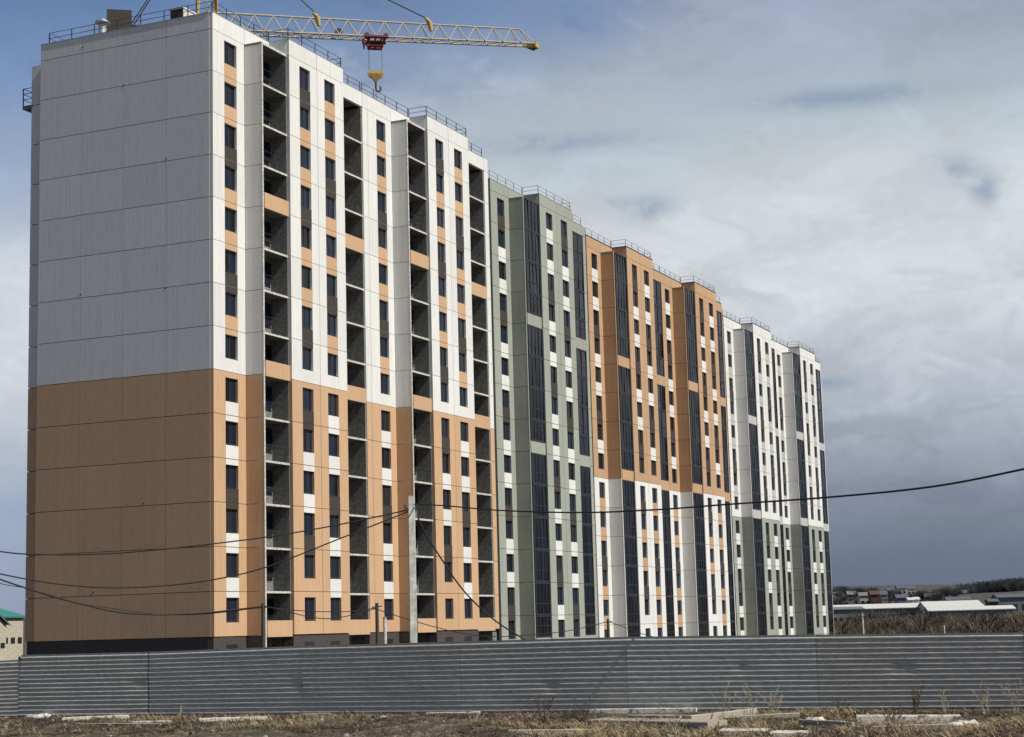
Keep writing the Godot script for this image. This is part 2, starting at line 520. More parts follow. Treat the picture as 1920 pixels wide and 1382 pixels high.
		for q in [[-0.27, 0.025, a, b0 - 0.05], [-0.27, 0.025, b1 + 0.05, c1], [1.28, 1.575, b0 - 0.045, b1 + 0.045], [-0.268, 1.279, b0 - 0.045, b0 + 0.22], [-0.268, 1.279, b1 - 0.22, b1 + 0.045]]:
			pb(root, "coping", cop, q[0], q[1], par - 0.02, par - 0.02 + ch2, q[2], q[3])
		var ry: float = par + 0.02
		var rm: Material = M.rail if open else M.rail_pale
		railing(root, Vector3(-0.12, ry, -(a + 0.15)), Vector3(-0.12, ry, -(b0 - 0.1)), 0.75, rm)
		railing(root, Vector3(-0.12, ry, -(b0 + 0.1)), Vector3(1.42, ry, -(b0 + 0.1)), 0.75, rm)
		railing(root, Vector3(1.42, ry, -(b0 + 0.12)), Vector3(1.42, ry, -(b1 - 0.12)), 0.75, rm)
		railing(root, Vector3(1.42, ry, -(b1 - 0.1)), Vector3(-0.12, ry, -(b1 - 0.1)), 0.75, rm)
		railing(root, Vector3(-0.12, ry, -(b1 + 0.1)), Vector3(-0.12, ry, -(c1 - 0.1)), 0.75, rm)
		# plinth and basement openings
		pb(root, "plinth", M.plinth, -0.5, -0.06, base_h, -0.02, a + 0.03, w - 0.04)
		pb(root, "plinth", M.plinth, 0.6, 1.46, base_h, -0.02, b0 + 0.04, b1 - 0.04)
		pb(root, "plinth", M.plinth, 0.01, 1.345, base_h, -0.135, w - 0.005, w + 0.13)
		pb(root, "edge_trim", M.slab, 1.34, 1.372, base_h, 0.0, w - 0.01, w + 0.12)
		for q in [[-0.06, wa, wb], [1.46, x2, x3], [1.46, x4, x5]]:
			pb(root, "basement_window", M.frame, q[0] - 0.1, q[0] + 0.012, -0.95, -0.5, q[1] + 0.1, q[2] - 0.1)
		a = c1
	# end pier of the section
	if L - a > 0.3:
		pb(root, "core_wall", M.concrete, -1.62, -0.27, base_h, top, a, L)
		for i in 14:
			plain_panel(root, wall.call(i), -0.25, 0, i * fh, (i + 1) * fh, a, L)
		plain_panel(root, M[c.upper][0], -0.25, 0, top, par, a, L, "parapet_panel")
	return root

func gable(root: Node3D, fh: float) -> void:
	var top := 14.0 * fh
	var par := top + 1.15
	var cuts := [-0.25, -3.6, -7.0, -10.4, -13.9]
	for i in 15:
		var h0 := i * fh
		var h1 := h0 + fh if i < 14 else par
		for q in 4:
			var set_name := "white" if i >= 6 else "orange"
			var m: Material = M[set_name][rng.randi() % 4]
			pb(root, "wall_panel" if i < 14 else "parapet_panel", m, cuts[q + 1] + 0.012, cuts[q] - 0.012, h0 + 0.02, h1 - 0.02, 0.0, 0.22)
		if i < 14:
			pb(root, "wall_panel", M["white" if i >= 6 else "orange"][rng.randi() % 4], -15.12, -13.93, h0 + 0.025, h1 - 0.025, 0.6, 0.78)
	pb(root, "core_wall", M.concrete, -15.112, -13.9, -1.75, top - 0.03, 0.79, 8.0)
	pb(root, "plinth", M.plinth, -13.85, -0.3, -1.75, -0.01, 0.06, 0.23)
	pb(root, "plinth", M.plinth, -15.0, -13.87, -1.75, -0.01, 0.65, 0.82)
	pb(root, "coping", M.coping_light, -13.92, -0.28, par - 0.02, par + 0.02, -0.03, 0.25)
	railing(root, Vector3(-13.3, par + 0.02, -0.14), Vector3(-0.12, par + 0.02, -0.14))
	railing(root, Vector3(-13.3, par + 0.02, -0.16), Vector3(-13.3, par + 0.02, -6.0))
	for q in [[-10.4, 14.1], [-3.6, 11.02], [-10.4, 8.05], [-3.65, 7.95], [-7.0, 12.97], [-9.2, 1.05], [-5.3, 3.02]]:
		pb(root, "anchor_plug", M.frame, q[0] - 0.045, q[0] + 0.045, q[1] * fh + 0.06, q[1] * fh + 0.15, -0.012, 0.03)
	# small service balcony at the back corner
	var st := mb()
	sbox(st, Vector3(-15.85, 36.2, -1.7), Vector3(-15.05, 36.45, -0.55))
	mi(root, "balcony_slab", st.commit(), M.concrete)
	st = mb()
	for p in [Vector3(-15.82, 36.45, -0.58), Vector3(-15.82, 36.45, -1.65)]:
		sbox(st, p - Vector3(0.03, 0, 0.03), p + Vector3(0.03, 1.25, 0.03))
	for y in [0.45, 0.85, 1.22]:
		tube(st, Vector3(-15.82, 36.45 + y, -0.58), Vector3(-15.1, 36.45 + y, -0.58), 0.025, 0.025, 4)
		tube(st, Vector3(-15.82, 36.45 + y, -0.58), Vector3(-15.82, 36.45 + y, -1.65), 0.025, 0.025, 4)
	mi(root, "balcony_railing", st.commit(), M.rail)

func build_blocks() -> void:
	var pa := "ssDssDsTssDss"
	var pbt := "DssDssDTDssDN"
	var w := section({"label": "nearest apartment block, white above and orange below with open unglazed loggias", "s0": 0.0, "off": 0.0, "fh": 2.8, "k": 1.0, "par": 1.15, "length": 42.5, "open": true, "upper": "white", "lower": "orange", "w": [3.77, 24.67], "l2": [20.05, 41.68], "band": ["orange", "orange"], "spandrel": ["orange", "white"], "patterns": [pa, pbt, pa], "dark_coping": false})
	gable(w, 2.8)
	section({"label": "pale green apartment block with glazed loggias and white infill panels", "s0": 42.92, "off": -1.77, "fh": 2.827, "k": 1.04, "par": 1.0, "length": 22.2, "open": false, "upper": "green", "lower": "green", "w": [3.9], "l2": [21.5], "band": ["green", "green"], "spandrel": ["white", "white"], "patterns": ["DssDssDssDssD", "ssDssDssDssDs", "DssDssDssDssD"], "dark_coping": false})
	section({"label": "apartment block with orange upper floors above white lower floors", "s0": 65.35, "off": -2.77, "fh": 2.84, "k": 1.05, "par": 1.1, "length": 44.2, "open": false, "upper": "tan", "lower": "white", "w": [3.8, 25.7], "l2": [22.0, 43.9], "band": ["tan", "tan"], "spandrel": ["white", "tan"], "patterns": [pa, pbt, pa], "dark_coping": true})
	section({"label": "farthest apartment block, white upper floors above green lower floors", "s0": 109.9, "off": -4.76, "fh": 2.88, "k": 1.07, "par": 1.15, "length": 46.6, "open": false, "upper": "white", "lower": "green", "w": [3.83, 26.0], "l2": [22.3, 46.3], "band": ["grey", "grey"], "spandrel": ["grey", "white"], "patterns": [pa, pbt, pa], "dark_coping": true})

# ---------------------------------------------------------------- things on the roof, crane
func roof_things() -> void:
	var y := YB + 39.2 + 0.28
	var o := thing("roof_vent", "round zinc mushroom vent on the roof of the nearest block", "vent", Vector3(-9.45, y, -0.9))
	var st := mb()
	tube(st, Vector3(0, 0, 0), Vector3(0, 1.75, 0), 0.26, 0.26, 14, true)
	mi(o, "pipe", st.commit(), M.zinc)
	st = mb()
	tube(st, Vector3(0, 1.95, 0), Vector3(0, 2.03, 0), 0.52, 0.5, 16, true)
	tube(st, Vector3(0, 2.03, 0), Vector3(0, 2.28, 0), 0.5, 0.06, 16, true)
	mi(o, "cap", st.commit(), M.zinc)
	for a in 4:
		st = mb()
		var d := Vector3(cos(a * PI / 2 + 0.6), 0, sin(a * PI / 2 + 0.6))
		tube(st, d * 0.24 + Vector3(0, 1.6, 0), d * 0.42 + Vector3(0, 1.98, 0), 0.02, 0.02, 4)
		mi(o, "strut", st.commit(), M.zinc)
	o = thing("ventilation_shaft", "ventilation shaft beside the roof corner, shaded walls painted dark and sunlit side painted white", "shaft", Vector3(-3.7, y, -1.3))
	pb(o, "shaft_wall", M.dark_concrete, -0.5, 0.5, 0, 2.05, 0.0, 1.7)  # shade of the shaft faces is put into this dark colour
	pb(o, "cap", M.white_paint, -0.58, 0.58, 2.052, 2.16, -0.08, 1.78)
	pb(o, "painted_sunlit_side", M.white_paint, 0.502, 0.53, 0.0, 2.049, 0.02, 1.68)  # white sheet paints in the sunlight on the side facing the sun

func crane() -> void:
	var root_p := Vector3(-17.0, YB + 49.394, -24.76)
	var d := Vector3(0.80757, 0, -0.58977)
	var side := Vector3(0.58977, 0, 0.80757)
	var o := thing("tower_crane", "yellow tower crane with lattice jib reaching over the roofs", "crane", Vector3(-17.0, 0.9, -24.76))
	var up := Vector3.UP
	var j := root_p - o.position
	var jl := 26.4
	# mast
	var st := mb()
	var hh := 0.0
	while hh < j.y + 2.0:
		var cs := []
		for q in [[-0.8, -0.8], [0.8, -0.8], [0.8, 0.8], [-0.8, 0.8]]:
			cs.append(d * q[0] + side * q[1])
		for q in 4:
			tube(st, cs[q] + up * hh, cs[q] + up * (hh + 2.0), 0.08, 0.08, 5)
			tube(st, cs[q] + up * hh, cs[(q + 1) % 4] + up * (hh + 2.0), 0.045, 0.045, 4)
			tube(st, cs[q] + up * hh, cs[(q + 1) % 4] + up * hh, 0.045, 0.045, 4)
		hh += 2.0
	mi(o, "mast", st.commit(), M.crane_yellow)
	st = mb()
	var apex := j + up * 10.3
	for q in [[-0.8, -0.8], [0.8, -0.8], [0.8, 0.8], [-0.8, 0.8]]:
		tube(st, j + d * q[0] + side * q[1] + up * 0.5, apex, 0.09, 0.07, 5)
	mi(o, "tower_head", st.commit(), M.crane_yellow)
	# jib: two lower chords, one upper chord, lattice
	st = mb()
	for s in [-0.6, 0.6]:
		tube(st, j + side * s, j + d * 27.6 + side * s * 0.8, 0.085, 0.075, 6)
	mi(o, "lower_chord", st.commit(), M.crane)
	st = mb()
	var th := 1.62
	tube(st, j + up * th, j + d * jl + up * (th - 0.25), 0.09, 0.07, 6)
	for s in [-0.5, 0.5]:
		tube(st, j + d * jl + up * (th - 0.25), j + d * 27.6 + side * s, 0.045, 0.045, 4)
	mi(o, "upper_chord", st.commit(), M.crane)
	st = mb()
	var bays := 17
	for k in bays:
		var t0 := jl * k / bays
		var t1 := jl * (k + 1) / bays
		var tm := (t0 + t1) / 2
		var top_p := j + d * tm + up * (th - 0.25 * tm / jl)
		for s in [-0.6, 0.6]:
			tube(st, j + d * t0 + side * s, top_p, 0.042, 0.042, 4)
			tube(st, top_p, j + d * t1 + side * s, 0.042, 0.042, 4)
		tube(st, j + d * t0 - side * 0.6, j + d * t0 + side * 0.6, 0.04, 0.04, 4)
		tube(st, j + d * t0 - side * 0.6, j + d * t1 + side * 0.6, 0.035, 0.035, 4)
		tube(st, j + d * t0 + side * 0.6, j + d * t1 - side * 0.6, 0.03, 0.03, 4)
	mi(o, "lattice", st.commit(), M.crane)
	# tie bars from the tower head
	for t in [9.1, 18.6]:
		st = mb()
		tube(st, apex, j + d * t + up * (th + 0.25), 0.06, 0.06, 6)
		mi(o, "tie_bar", st.commit(), M.steel)
		st = mb()
		tube(st, j + d * (t + 0.15) + up * (th - 0.75), j + d * t + up * (th + 0.05), 0.16, 0.24, 6, true)
		tube(st, j + d * t + up * (th + 0.05), j + d * (t - 0.35) + up * (th + 0.38), 0.2, 0.1, 6, true)
		mi(o, "tie_bracket", st.commit(), M.crane_yellow)
	# tip sheave plate
	st = mb()
	var tp := j + d * 27.6
	quad(st, tp - side * 0.5 - d * 0.9 + up * 0.25, tp + d * 0.35 + up * 0.1, tp + d * 0.1 - up * 0.45, tp - d * 0.5 - up * 0.35)
	sbox(st, tp - Vector3(0.45, 0.25, 0.45), tp + Vector3(0.35, 0.18, 0.35))
	mi(o, "jib_tip", st.commit(), M.crane_yellow)
	st = mb()
	tube(st, tp - side * 0.1 - up * 0.2, tp + side * 0.1 - up * 0.2, 0.26, 0.26, 12, true)
	mi(o, "tip_sheave", st.commit(), M.steel)
	# pulley on the jib
	st = mb()
	tube(st, j + d * 10.9 - side * 0.1 + up * 0.42, j + d * 10.9 + side * 0.1 + up * 0.42, 0.32, 0.32, 14, true)
	mi(o, "guide_sheave", st.commit(), M.steel)
	# counter jib, out behind the mast
	st = mb()
	for s in [-0.6, 0.6]:
		tube(st, j + side * s, j - d * 7.6 + side * s, 0.1, 0.1, 5)
		tube(st, apex, j - d * 6.2 + side * s, 0.055, 0.055, 5)
	mi(o, "counter_jib", st.commit(), M.steel)
	for q in 3:
		st = mb()
		sbox(st, Vector3(-0.33, -0.6, -0.75), Vector3(0.33, 1.25, 0.75))
		var ow := mi(o, "counterweight", st.commit(), M.dark_concrete, j - d * (6.4 + q * 0.665))
		ow.rotation.y = atan2(-d.z, d.x)
	# trolley
	var tr := j + d * 13.95
	st = mb()
	for s in [-0.72, 0.72]:
		for e in [-0.8, 0.8]:
			tube(st, tr + d * e + side * (s - 0.07) + up * 0.02, tr + d * e + side * (s + 0.07) + up * 0.02, 0.22, 0.22, 10, true)
	mi(o, "trolley_wheel", st.commit(), M.steel)
	st = mb()
	for s in [-0.75, 0.75]:
		tube(st, tr - d * 1.0 + side * s - up * 0.1, tr + d * 1.0 + side * s - up * 0.1, 0.15, 0.15, 6, true)
		tube(st, tr - d * 0.9 + side * s + up * 0.1, tr - d * 0.45 + side * s * 0.5 - up * 0.75, 0.11, 0.11, 6, true)
		tube(st, tr + d * 0.9 + side * s + up * 0.1, tr + d * 0.45 + side * s * 0.5 - up * 0.75, 0.11, 0.11, 6, true)
		tube(st, tr - d * 0.62 + side * s * 0.5 - up * 0.75, tr + d * 0.62 + side * s * 0.5 - up * 0.75, 0.15, 0.15, 6, true)
	for e in [-0.5, 0.0, 0.5]:
		tube(st, tr + d * e - side * 0.75 - up * 0.1, tr + d * e + side * 0.75 - up * 0.1, 0.09, 0.09, 6)
	tube(st, tr - d * 0.98 - up * 0.1, tr - d * 0.95 - up * 1.0, 0.14, 0.05, 6, true)
	mi(o, "trolley", st.commit(), M.red)
	# hoist ropes, hook block with two sheaves, hook
	var hb := tr - up * 3.1
	for e in [-0.55, 0.55]:
		st = mb()
		tube(st, tr + d * e - up * 0.75, hb + d * e, 0.022, 0.022, 4)
		mi(o, "hoist_rope", st.commit(), M.steel)
		st = mb()
		tube(st, hb + d * e * 0.62 - side * 0.14, hb + d * e * 0.62 + side * 0.14, 0.34, 0.34, 16, true)
		mi(o, "hook_sheave", st.commit(), M.crane_yellow)
	st = mb()
	for s in [-0.17, 0.17]:
		tri(st, hb + d * -0.6 + side * s, hb + d * 0.6 + side * s, hb - up * 0.78 + side * s)
		tri(st, hb + d * 0.6 + side * s, hb + d * -0.6 + side * s, hb - up * 0.78 + side * s)
	quad(st, hb + d * -0.6 - side * 0.17, hb + d * -0.6 + side * 0.17, hb - up * 0.78 + side * 0.17, hb - up * 0.78 - side * 0.17)
	quad(st, hb + d * 0.6 - side * 0.17, hb + d * 0.6 + side * 0.17, hb - up * 0.78 + side * 0.17, hb - up * 0.78 - side * 0.17)
	mi(o, "hook_block", st.commit(), M.crane_yellow)
	st = mb()
	var hp := hb - up * 0.7
	tube(st, hp, hp - up * 0.55, 0.09, 0.09, 8)
	var prev := hp - up * 0.55
	for k in range(1, 9):
		var an := k * 0.5
		var nx := hp - up * 0.55 + d * (0.2 - 0.2 * cos(an)) - up * (0.24 * sin(an)) * 1.1
		tube(st, prev, nx, 0.08, 0.07, 7)
		prev = nx
	tube(st, hp - up * 0.8, hp - up * 2.6, 0.03, 0.03, 5)
	mi(o, "hook", st.commit(), M.steel)

# ---------------------------------------------------------------- fence
func fence() -> void:
	var o := thing("sheet_fence", "long grey fence of horizontally corrugated metal sheets before the blocks", "fence", Vector3.ZERO)
	var pts := [Vector2(2.6, 42.2), Vector2(8.6, 41.0), Vector2(17.79, 39.75), Vector2(23.3, 39.3), Vector2(29.73, 39.2), Vector2(35.88, 39.2), Vector2(41.78, 38.95), Vector2(47.96, 38.55), Vector2(54.26, 38.3), Vector2(60.3, 38.4), Vector2(66.3, 38.6), Vector2(72.3, 38.8)]
	# camera-side sheet height and top edge at each post, read off the photograph
	var tops := []
	for q in [1.85, 1.88, 2.30, 2.30, 2.38, 2.40, 2.42, 2.34, 2.26, 2.24, 2.24, 2.24]:
		tops.append(q - GY)
	var mats := []
	var fi := Image.create(512, 256, false, Image.FORMAT_RGB8)
	for j in 256:
		for i in 512:
			var n := ns.get_noise_2d(i * 1.2, j * 8.0)
			var f := ns.get_noise_2d(i * 14.0 + 400.0, j * 14.0)
			var t := clampf(0.9 + 0.13 * n + 0.07 * f, 0.0, 1.0)
			fi.set_pixel(i, j, Color(t, t, t * 0.99))
	var ft := img_tex(fi)
	for c in [Vector3(0.62, 0.63, 0.60), Vector3(0.60, 0.60, 0.56), Vector3(0.62, 0.61, 0.565)]:
		var m := std(c.x, c.y, c.z, 0.45, 0.25)
		m.albedo_texture = ft
		m.metallic_specular = 0.4
		mats.append(m)
	for i in pts.size() - 1:
		var a := Vector3(pts[i].x, 0, pts[i].y)
		var b := Vector3(pts[i + 1].x, 0, pts[i + 1].y)
		var dir := (b - a).normalized()
		var out := Vector3(-dir.z, 0, dir.x)     # toward the camera side
		var st := mb()
		var rows := 15
		var prof := []
		for q in 8:
			prof.append([q / 8.0, 0.027 * tanh(1.6 * sin(TAU * q / 8.0))])
		var cols := 18
		var h_lo := -0.12 - GY
		var lap: float = -0.032 if i == 2 else -0.008
		var wav := func(t: float, y: float) -> float:
			var v := 0.012 * ns.get_noise_2d((i * 7.3 + t * 6.0) * 22.0, y * 40.0) + 0.008 * ns.get_noise_2d((i * 7.3 + t * 6.0) * 90.0, y * 130.0 + 77.0)
			# dents where something hit the sheet
			for q in [[7, 0.42, 0.9, 0.05], [5, 0.55, 0.5, 0.04], [2, 0.93, 0.8, 0.05], [6, 0.62, 1.0, 0.035], [3, 0.97, 0.7, 0.03]]:
				if q[0] == i:
					v -= q[3] * exp(-pow((t - q[1]) * 22.0, 2) - pow((y - q[2]) * 6.0, 2))
			return v
		var tilt := 0.05 if i == 2 else 0.0
		for cidx in cols:
			for r in rows * prof.size():
				var quad_p := []
				var quad_uv := []
				for cr in [[0, 0], [0, 1], [1, 1], [1, 0]]:
					var t: float = float(cidx + cr[0]) / cols
					var rr: int = r + cr[1]
					var step := int(rr / float(prof.size()))
					var pr: Array = prof[rr % prof.size()]
					var top_h: float = lerpf(tops[i], tops[i + 1], t) if i != 1 else lerpf(tops[1], tops[1] + 0.25, t)
					var y: float = h_lo + (top_h - h_lo) * (step + pr[0]) / rows
					var along: float = t * (a.distance_to(b) + lap) + tilt * (y - 1.0) * (1.0 - t)
					quad_p.append(a + dir * along + Vector3(0, y, 0) + out * (pr[1] + wav.call(t, y) + (0.008 if i % 2 == 0 else 0.0)))
					quad_uv.append(Vector2(t * 3.0 + i * 0.37, y * 0.8 + i * 0.21))
				var n: Vector3 = (quad_p[1] - quad_p[0]).cross(quad_p[3] - quad_p[0]).normalized()
				if n.dot(out) < 0.0:
					n = -n
				for k in ([0, 2, 1, 0, 3, 2] if (quad_p[1] - quad_p[0]).cross(quad_p[3] - quad_p[0]).dot(out) > 0.0 else [0, 1, 2, 0, 2, 3]):
					st.set_normal(n)
					st.set_uv(quad_uv[k])
					st.add_vertex(quad_p[k])
		mi(o, "sheet_panel", st.commit(), mats[(i * 2) % 3])
		# posts and rails behind
		st = mb()
		var pp := a - out * 0.07
		sbox(st, pp - Vector3(0.11, 0.6 + GY, 0.03), pp + Vector3(0.11, tops[i] - 0.06, 0.03))
		tube(st, pp - Vector3(0, 0.6 + GY, 0), pp + Vector3(0, tops[i] - 0.1, 0), 0.045, 0.045, 6, true)
		mi(o, "post", st.commit(), M.steel)
		st = mb()
		for y in [0.35, tops[i] - 0.25]:
			tube(st, a - out * 0.05 + Vector3(0, y, 0), b - out * 0.05 + Vector3(0, y, 0), 0.025, 0.025, 4)
		mi(o, "rail", st.commit(), M.steel)

# ---------------------------------------------------------------- poles and wires
func wire(label: String, pts: Array, r: float, group := "overhead wires") -> void:
	var cv := Curve3D.new()
	for i in pts.size():
		var tan := Vector3.ZERO
		if i > 0 and i < pts.size() - 1:
			tan = (pts[i + 1] - pts[i - 1]) / 6.0
		cv.add_point(pts[i], -tan, tan)
	cv.bake_interval = 0.35
	var bp := cv.get_baked_points()
	var st := mb()
	for i in bp.size() - 1:
		tube(st, bp[i], bp[i + 1], r * 1.12, r * 1.12, 5)
	var o := mi(self, "overhead_wire", st.commit(), M.wire)
	tag(o, label, "wire", group)

func poles() -> void:
	var o := thing("utility_pole", "pale concrete utility pole rising behind the fence between orange walls", "pole", Vector3(25.57, ground(25.57, 22.64) - 0.5, 22.64))
	o.rotation.y = 0.62
	var st := mb()
	var hgt: float = 8.45 - o.position.y
	var c := []
	for q in [[0.0, 0.17, 0.15], [1.0, 0.125, 0.11]]:
		c.append([Vector3(-q[1], hgt * q[0], -q[2]), Vector3(q[1], hgt * q[0], -q[2]), Vector3(q[1], hgt * q[0], q[2]), Vector3(-q[1], hgt * q[0], q[2])])
	for k in 4:
		quad(st, c[0][(k + 1) % 4], c[1][(k + 1) % 4], c[1][k], c[0][k])
	quad(st, c[1][0], c[1][1], c[1][2], c[1][3])
	mi(o, "post", st.commit(), M.pole)
	st = mb()
	var y := hgt - 0.55
	tube(st, Vector3(-0.3, y, 0.1), Vector3(0.3, y, -0.1), 0.035, 0.035, 6, true)
	mi(o, "bracket", st.commit(), M.steel)
	for q in [-0.26, 0.26]:
		st = mb()
		tube(st, Vector3(q, y, -q * 0.3), Vector3(q, y + 0.14, -q * 0.3), 0.05, 0.035, 8, true)
		mi(o, "insulator", st.commit(), M.steel)
	for q in [["short dark timber post carrying wires before the brown loggia wall", Vector3(17.15, 0.3, 21.7), 3.92, 0.10, true], ["thin brown timber post beside white pipe at the loggia corner", Vector3(17.0, 0.5, 10.2), 3.95, 0.11, true], ["small reddish timber post before the far white wall", Vector3(21.97, -0.2, -10.78), 2.85, 0.10, false]]:
		var p: Vector3 = q[1]
		p.y = ground(p.x, p.z) - 0.4
		var o2 := thing("timber_post", q[0], "post", p)
		st = mb()
		tube(st, Vector3.ZERO, Vector3(0, q[2] - p.y, 0), q[3], q[3] * 0.8, 8, true)
		mi(o2, "shaft", st.commit(), M.wood_post)
		st = mb()
		tube(st, Vector3(-0.3, q[2] - p.y - 0.22, 0), Vector3(0.3, q[2] - p.y - 0.18, 0), 0.03, 0.03, 5, true)
		mi(o2, "bracket", st.commit(), M.steel)
	var wp := thing("support_pipe", "short white pipe standing beside the thin brown post", "pipe", Vector3(17.35, ground(17.3, 10.0) - 0.4, 10.0))
	st = mb()
	tube(st, Vector3.ZERO, Vector3(0, 3.15 - wp.position.y, 0), 0.10, 0.09, 8, true)
	mi(wp, "shaft", st.commit(), M.white_paint)
	st = mb()
	tube(st, Vector3(0, 3.15 - wp.position.y, 0), Vector3(0, 3.2 - wp.position.y, 0), 0.12, 0.1, 8, true)
	mi(wp, "cap", st.commit(), M.zinc)
	wire("upper of two cables sagging from the concrete pole across the brown gable", [Vector3(25.55, 7.85, 22.65), Vector3(23.15, 7.28, 24.25), Vector3(20.66, 6.78, 26.06), Vector3(18.09, 6.41, 28.08), Vector3(15.82, 6.15, 30.02), Vector3(14.16, 6.06, 31.54), Vector3(12.57, 6.11, 33.09), Vector3(11.80, 6.23, 33.87), Vector3(10.90, 6.42, 34.81), Vector3(9.74, 6.83, 36.08)], 0.028)
	wire("lower of two cables sagging from the concrete pole across the brown gable", [Vector3(25.47, 7.76, 22.69), Vector3(22.95, 6.62, 24.39), Vector3(20.27, 5.40, 26.35), Vector3(18.44, 4.89, 27.79), Vector3(16.68, 4.66, 29.27), Vector3(14.99, 4.63, 30.77), Vector3(13.37, 4.85, 32.30), Vector3(11.81, 5.29, 33.86), Vector3(10.91, 5.66, 34.80), Vector3(9.75, 6.35, 36.07)], 0.028)
	wire("thicker low cable sagging to the short dark post before the gable", [Vector3(17.13, 3.77, 21.71), Vector3(15.82, 3.54, 23.86), Vector3(14.88, 3.47, 25.48), Vector3(14.12, 3.50, 26.86), Vector3(13.38, 3.67, 28.24), Vector3(12.68, 4.02, 29.61), Vector3(12.13, 4.33, 30.74), Vector3(11.59, 4.71, 31.86), Vector3(11.08, 5.10, 32.98), Vector3(10.30, 5.82, 34.75), Vector3(9.75, 6.30, 36.07)], 0.032)
	wire("thin second cable running along the thicker low cable", [Vector3(17.13, 3.72, 21.71), Vector3(15.80, 3.49, 23.83), Vector3(14.85, 3.45, 25.43), Vector3(14.07, 3.57, 26.80), Vector3(13.32, 3.79, 28.16), Vector3(12.61, 4.04, 29.51), Vector3(12.04, 4.38, 30.63), Vector3(11.50, 4.72, 31.75), Vector3(10.97, 4.93, 32.85), Vector3(10.18, 5.56, 34.61), Vector3(9.62, 6.13, 35.92)], 0.016)
	wire("lower wire sagging between the short dark post and the thin brown post", [Vector3(17.17, 3.79, 21.68), Vector3(17.11, 3.51, 19.38), Vector3(17.06, 3.25, 17.29), Vector3(17.01, 3.16, 15.12), Vector3(16.98, 3.33, 12.87), Vector3(16.96, 3.66, 10.23)], 0.022)
	wire("upper wire between the short dark post and the thin brown post", [Vector3(17.17, 3.74, 21.68), Vector3(17.11, 3.61, 19.38), Vector3(17.06, 3.53, 17.29), Vector3(17.02, 3.50, 15.12), Vector3(16.98, 3.52, 12.87), Vector3(16.96, 3.69, 10.23)], 0.02)
	wire("wire dropping from the thin brown post behind the concrete pole", [Vector3(17.03, 3.60, 10.19), Vector3(17.50, 3.10, 7.93), Vector3(18.07, 2.57, 5.24), Vector3(18.58, 2.20, 2.93), Vector3(19.23, 1.97, 0.06), Vector3(20.06, 2.02, -3.42), Vector3(20.96, 2.20, -7.06), Vector3(21.91, 2.66, -10.75)], 0.022)
	wire("short wire dropping from the small reddish post", [Vector3(22.00, 2.66, -10.79), Vector3(22.49, 2.30, -12.20), Vector3(23.01, 1.90, -13.68), Vector3(23.72, 1.48, -15.68)], 0.02)
	wire("slack dark cable hanging steeply from the concrete pole to the fence", [Vector3(25.83, 7.48, 22.51), Vector3(26.08, 6.65, 22.14), Vector3(26.53, 5.52, 21.48), Vector3(26.98, 4.46, 20.82), Vector3(27.45, 3.63, 20.16), Vector3(28.09, 2.76, 19.28), Vector3(28.91, 1.96, 18.17), Vector3(29.41, 1.57, 17.50)], 0.034)
	wire("long cable from the concrete pole rising across the open sky", [Vector3(25.71, 8.06, 22.57), Vector3(28.03, 7.80, 24.41), Vector3(32.42, 7.19, 27.91), Vector3(37.61, 6.64, 32.11), Vector3(41.78, 6.36, 35.57), Vector3(45.18, 6.21, 38.45), Vector3(49.66, 5.99, 42.41), Vector3(53.25, 5.89, 45.74), Vector3(56.01, 6.00, 48.44), Vector3(58.54, 6.17, 51.07), Vector3(60.95, 6.45, 53.73)], 0.027)

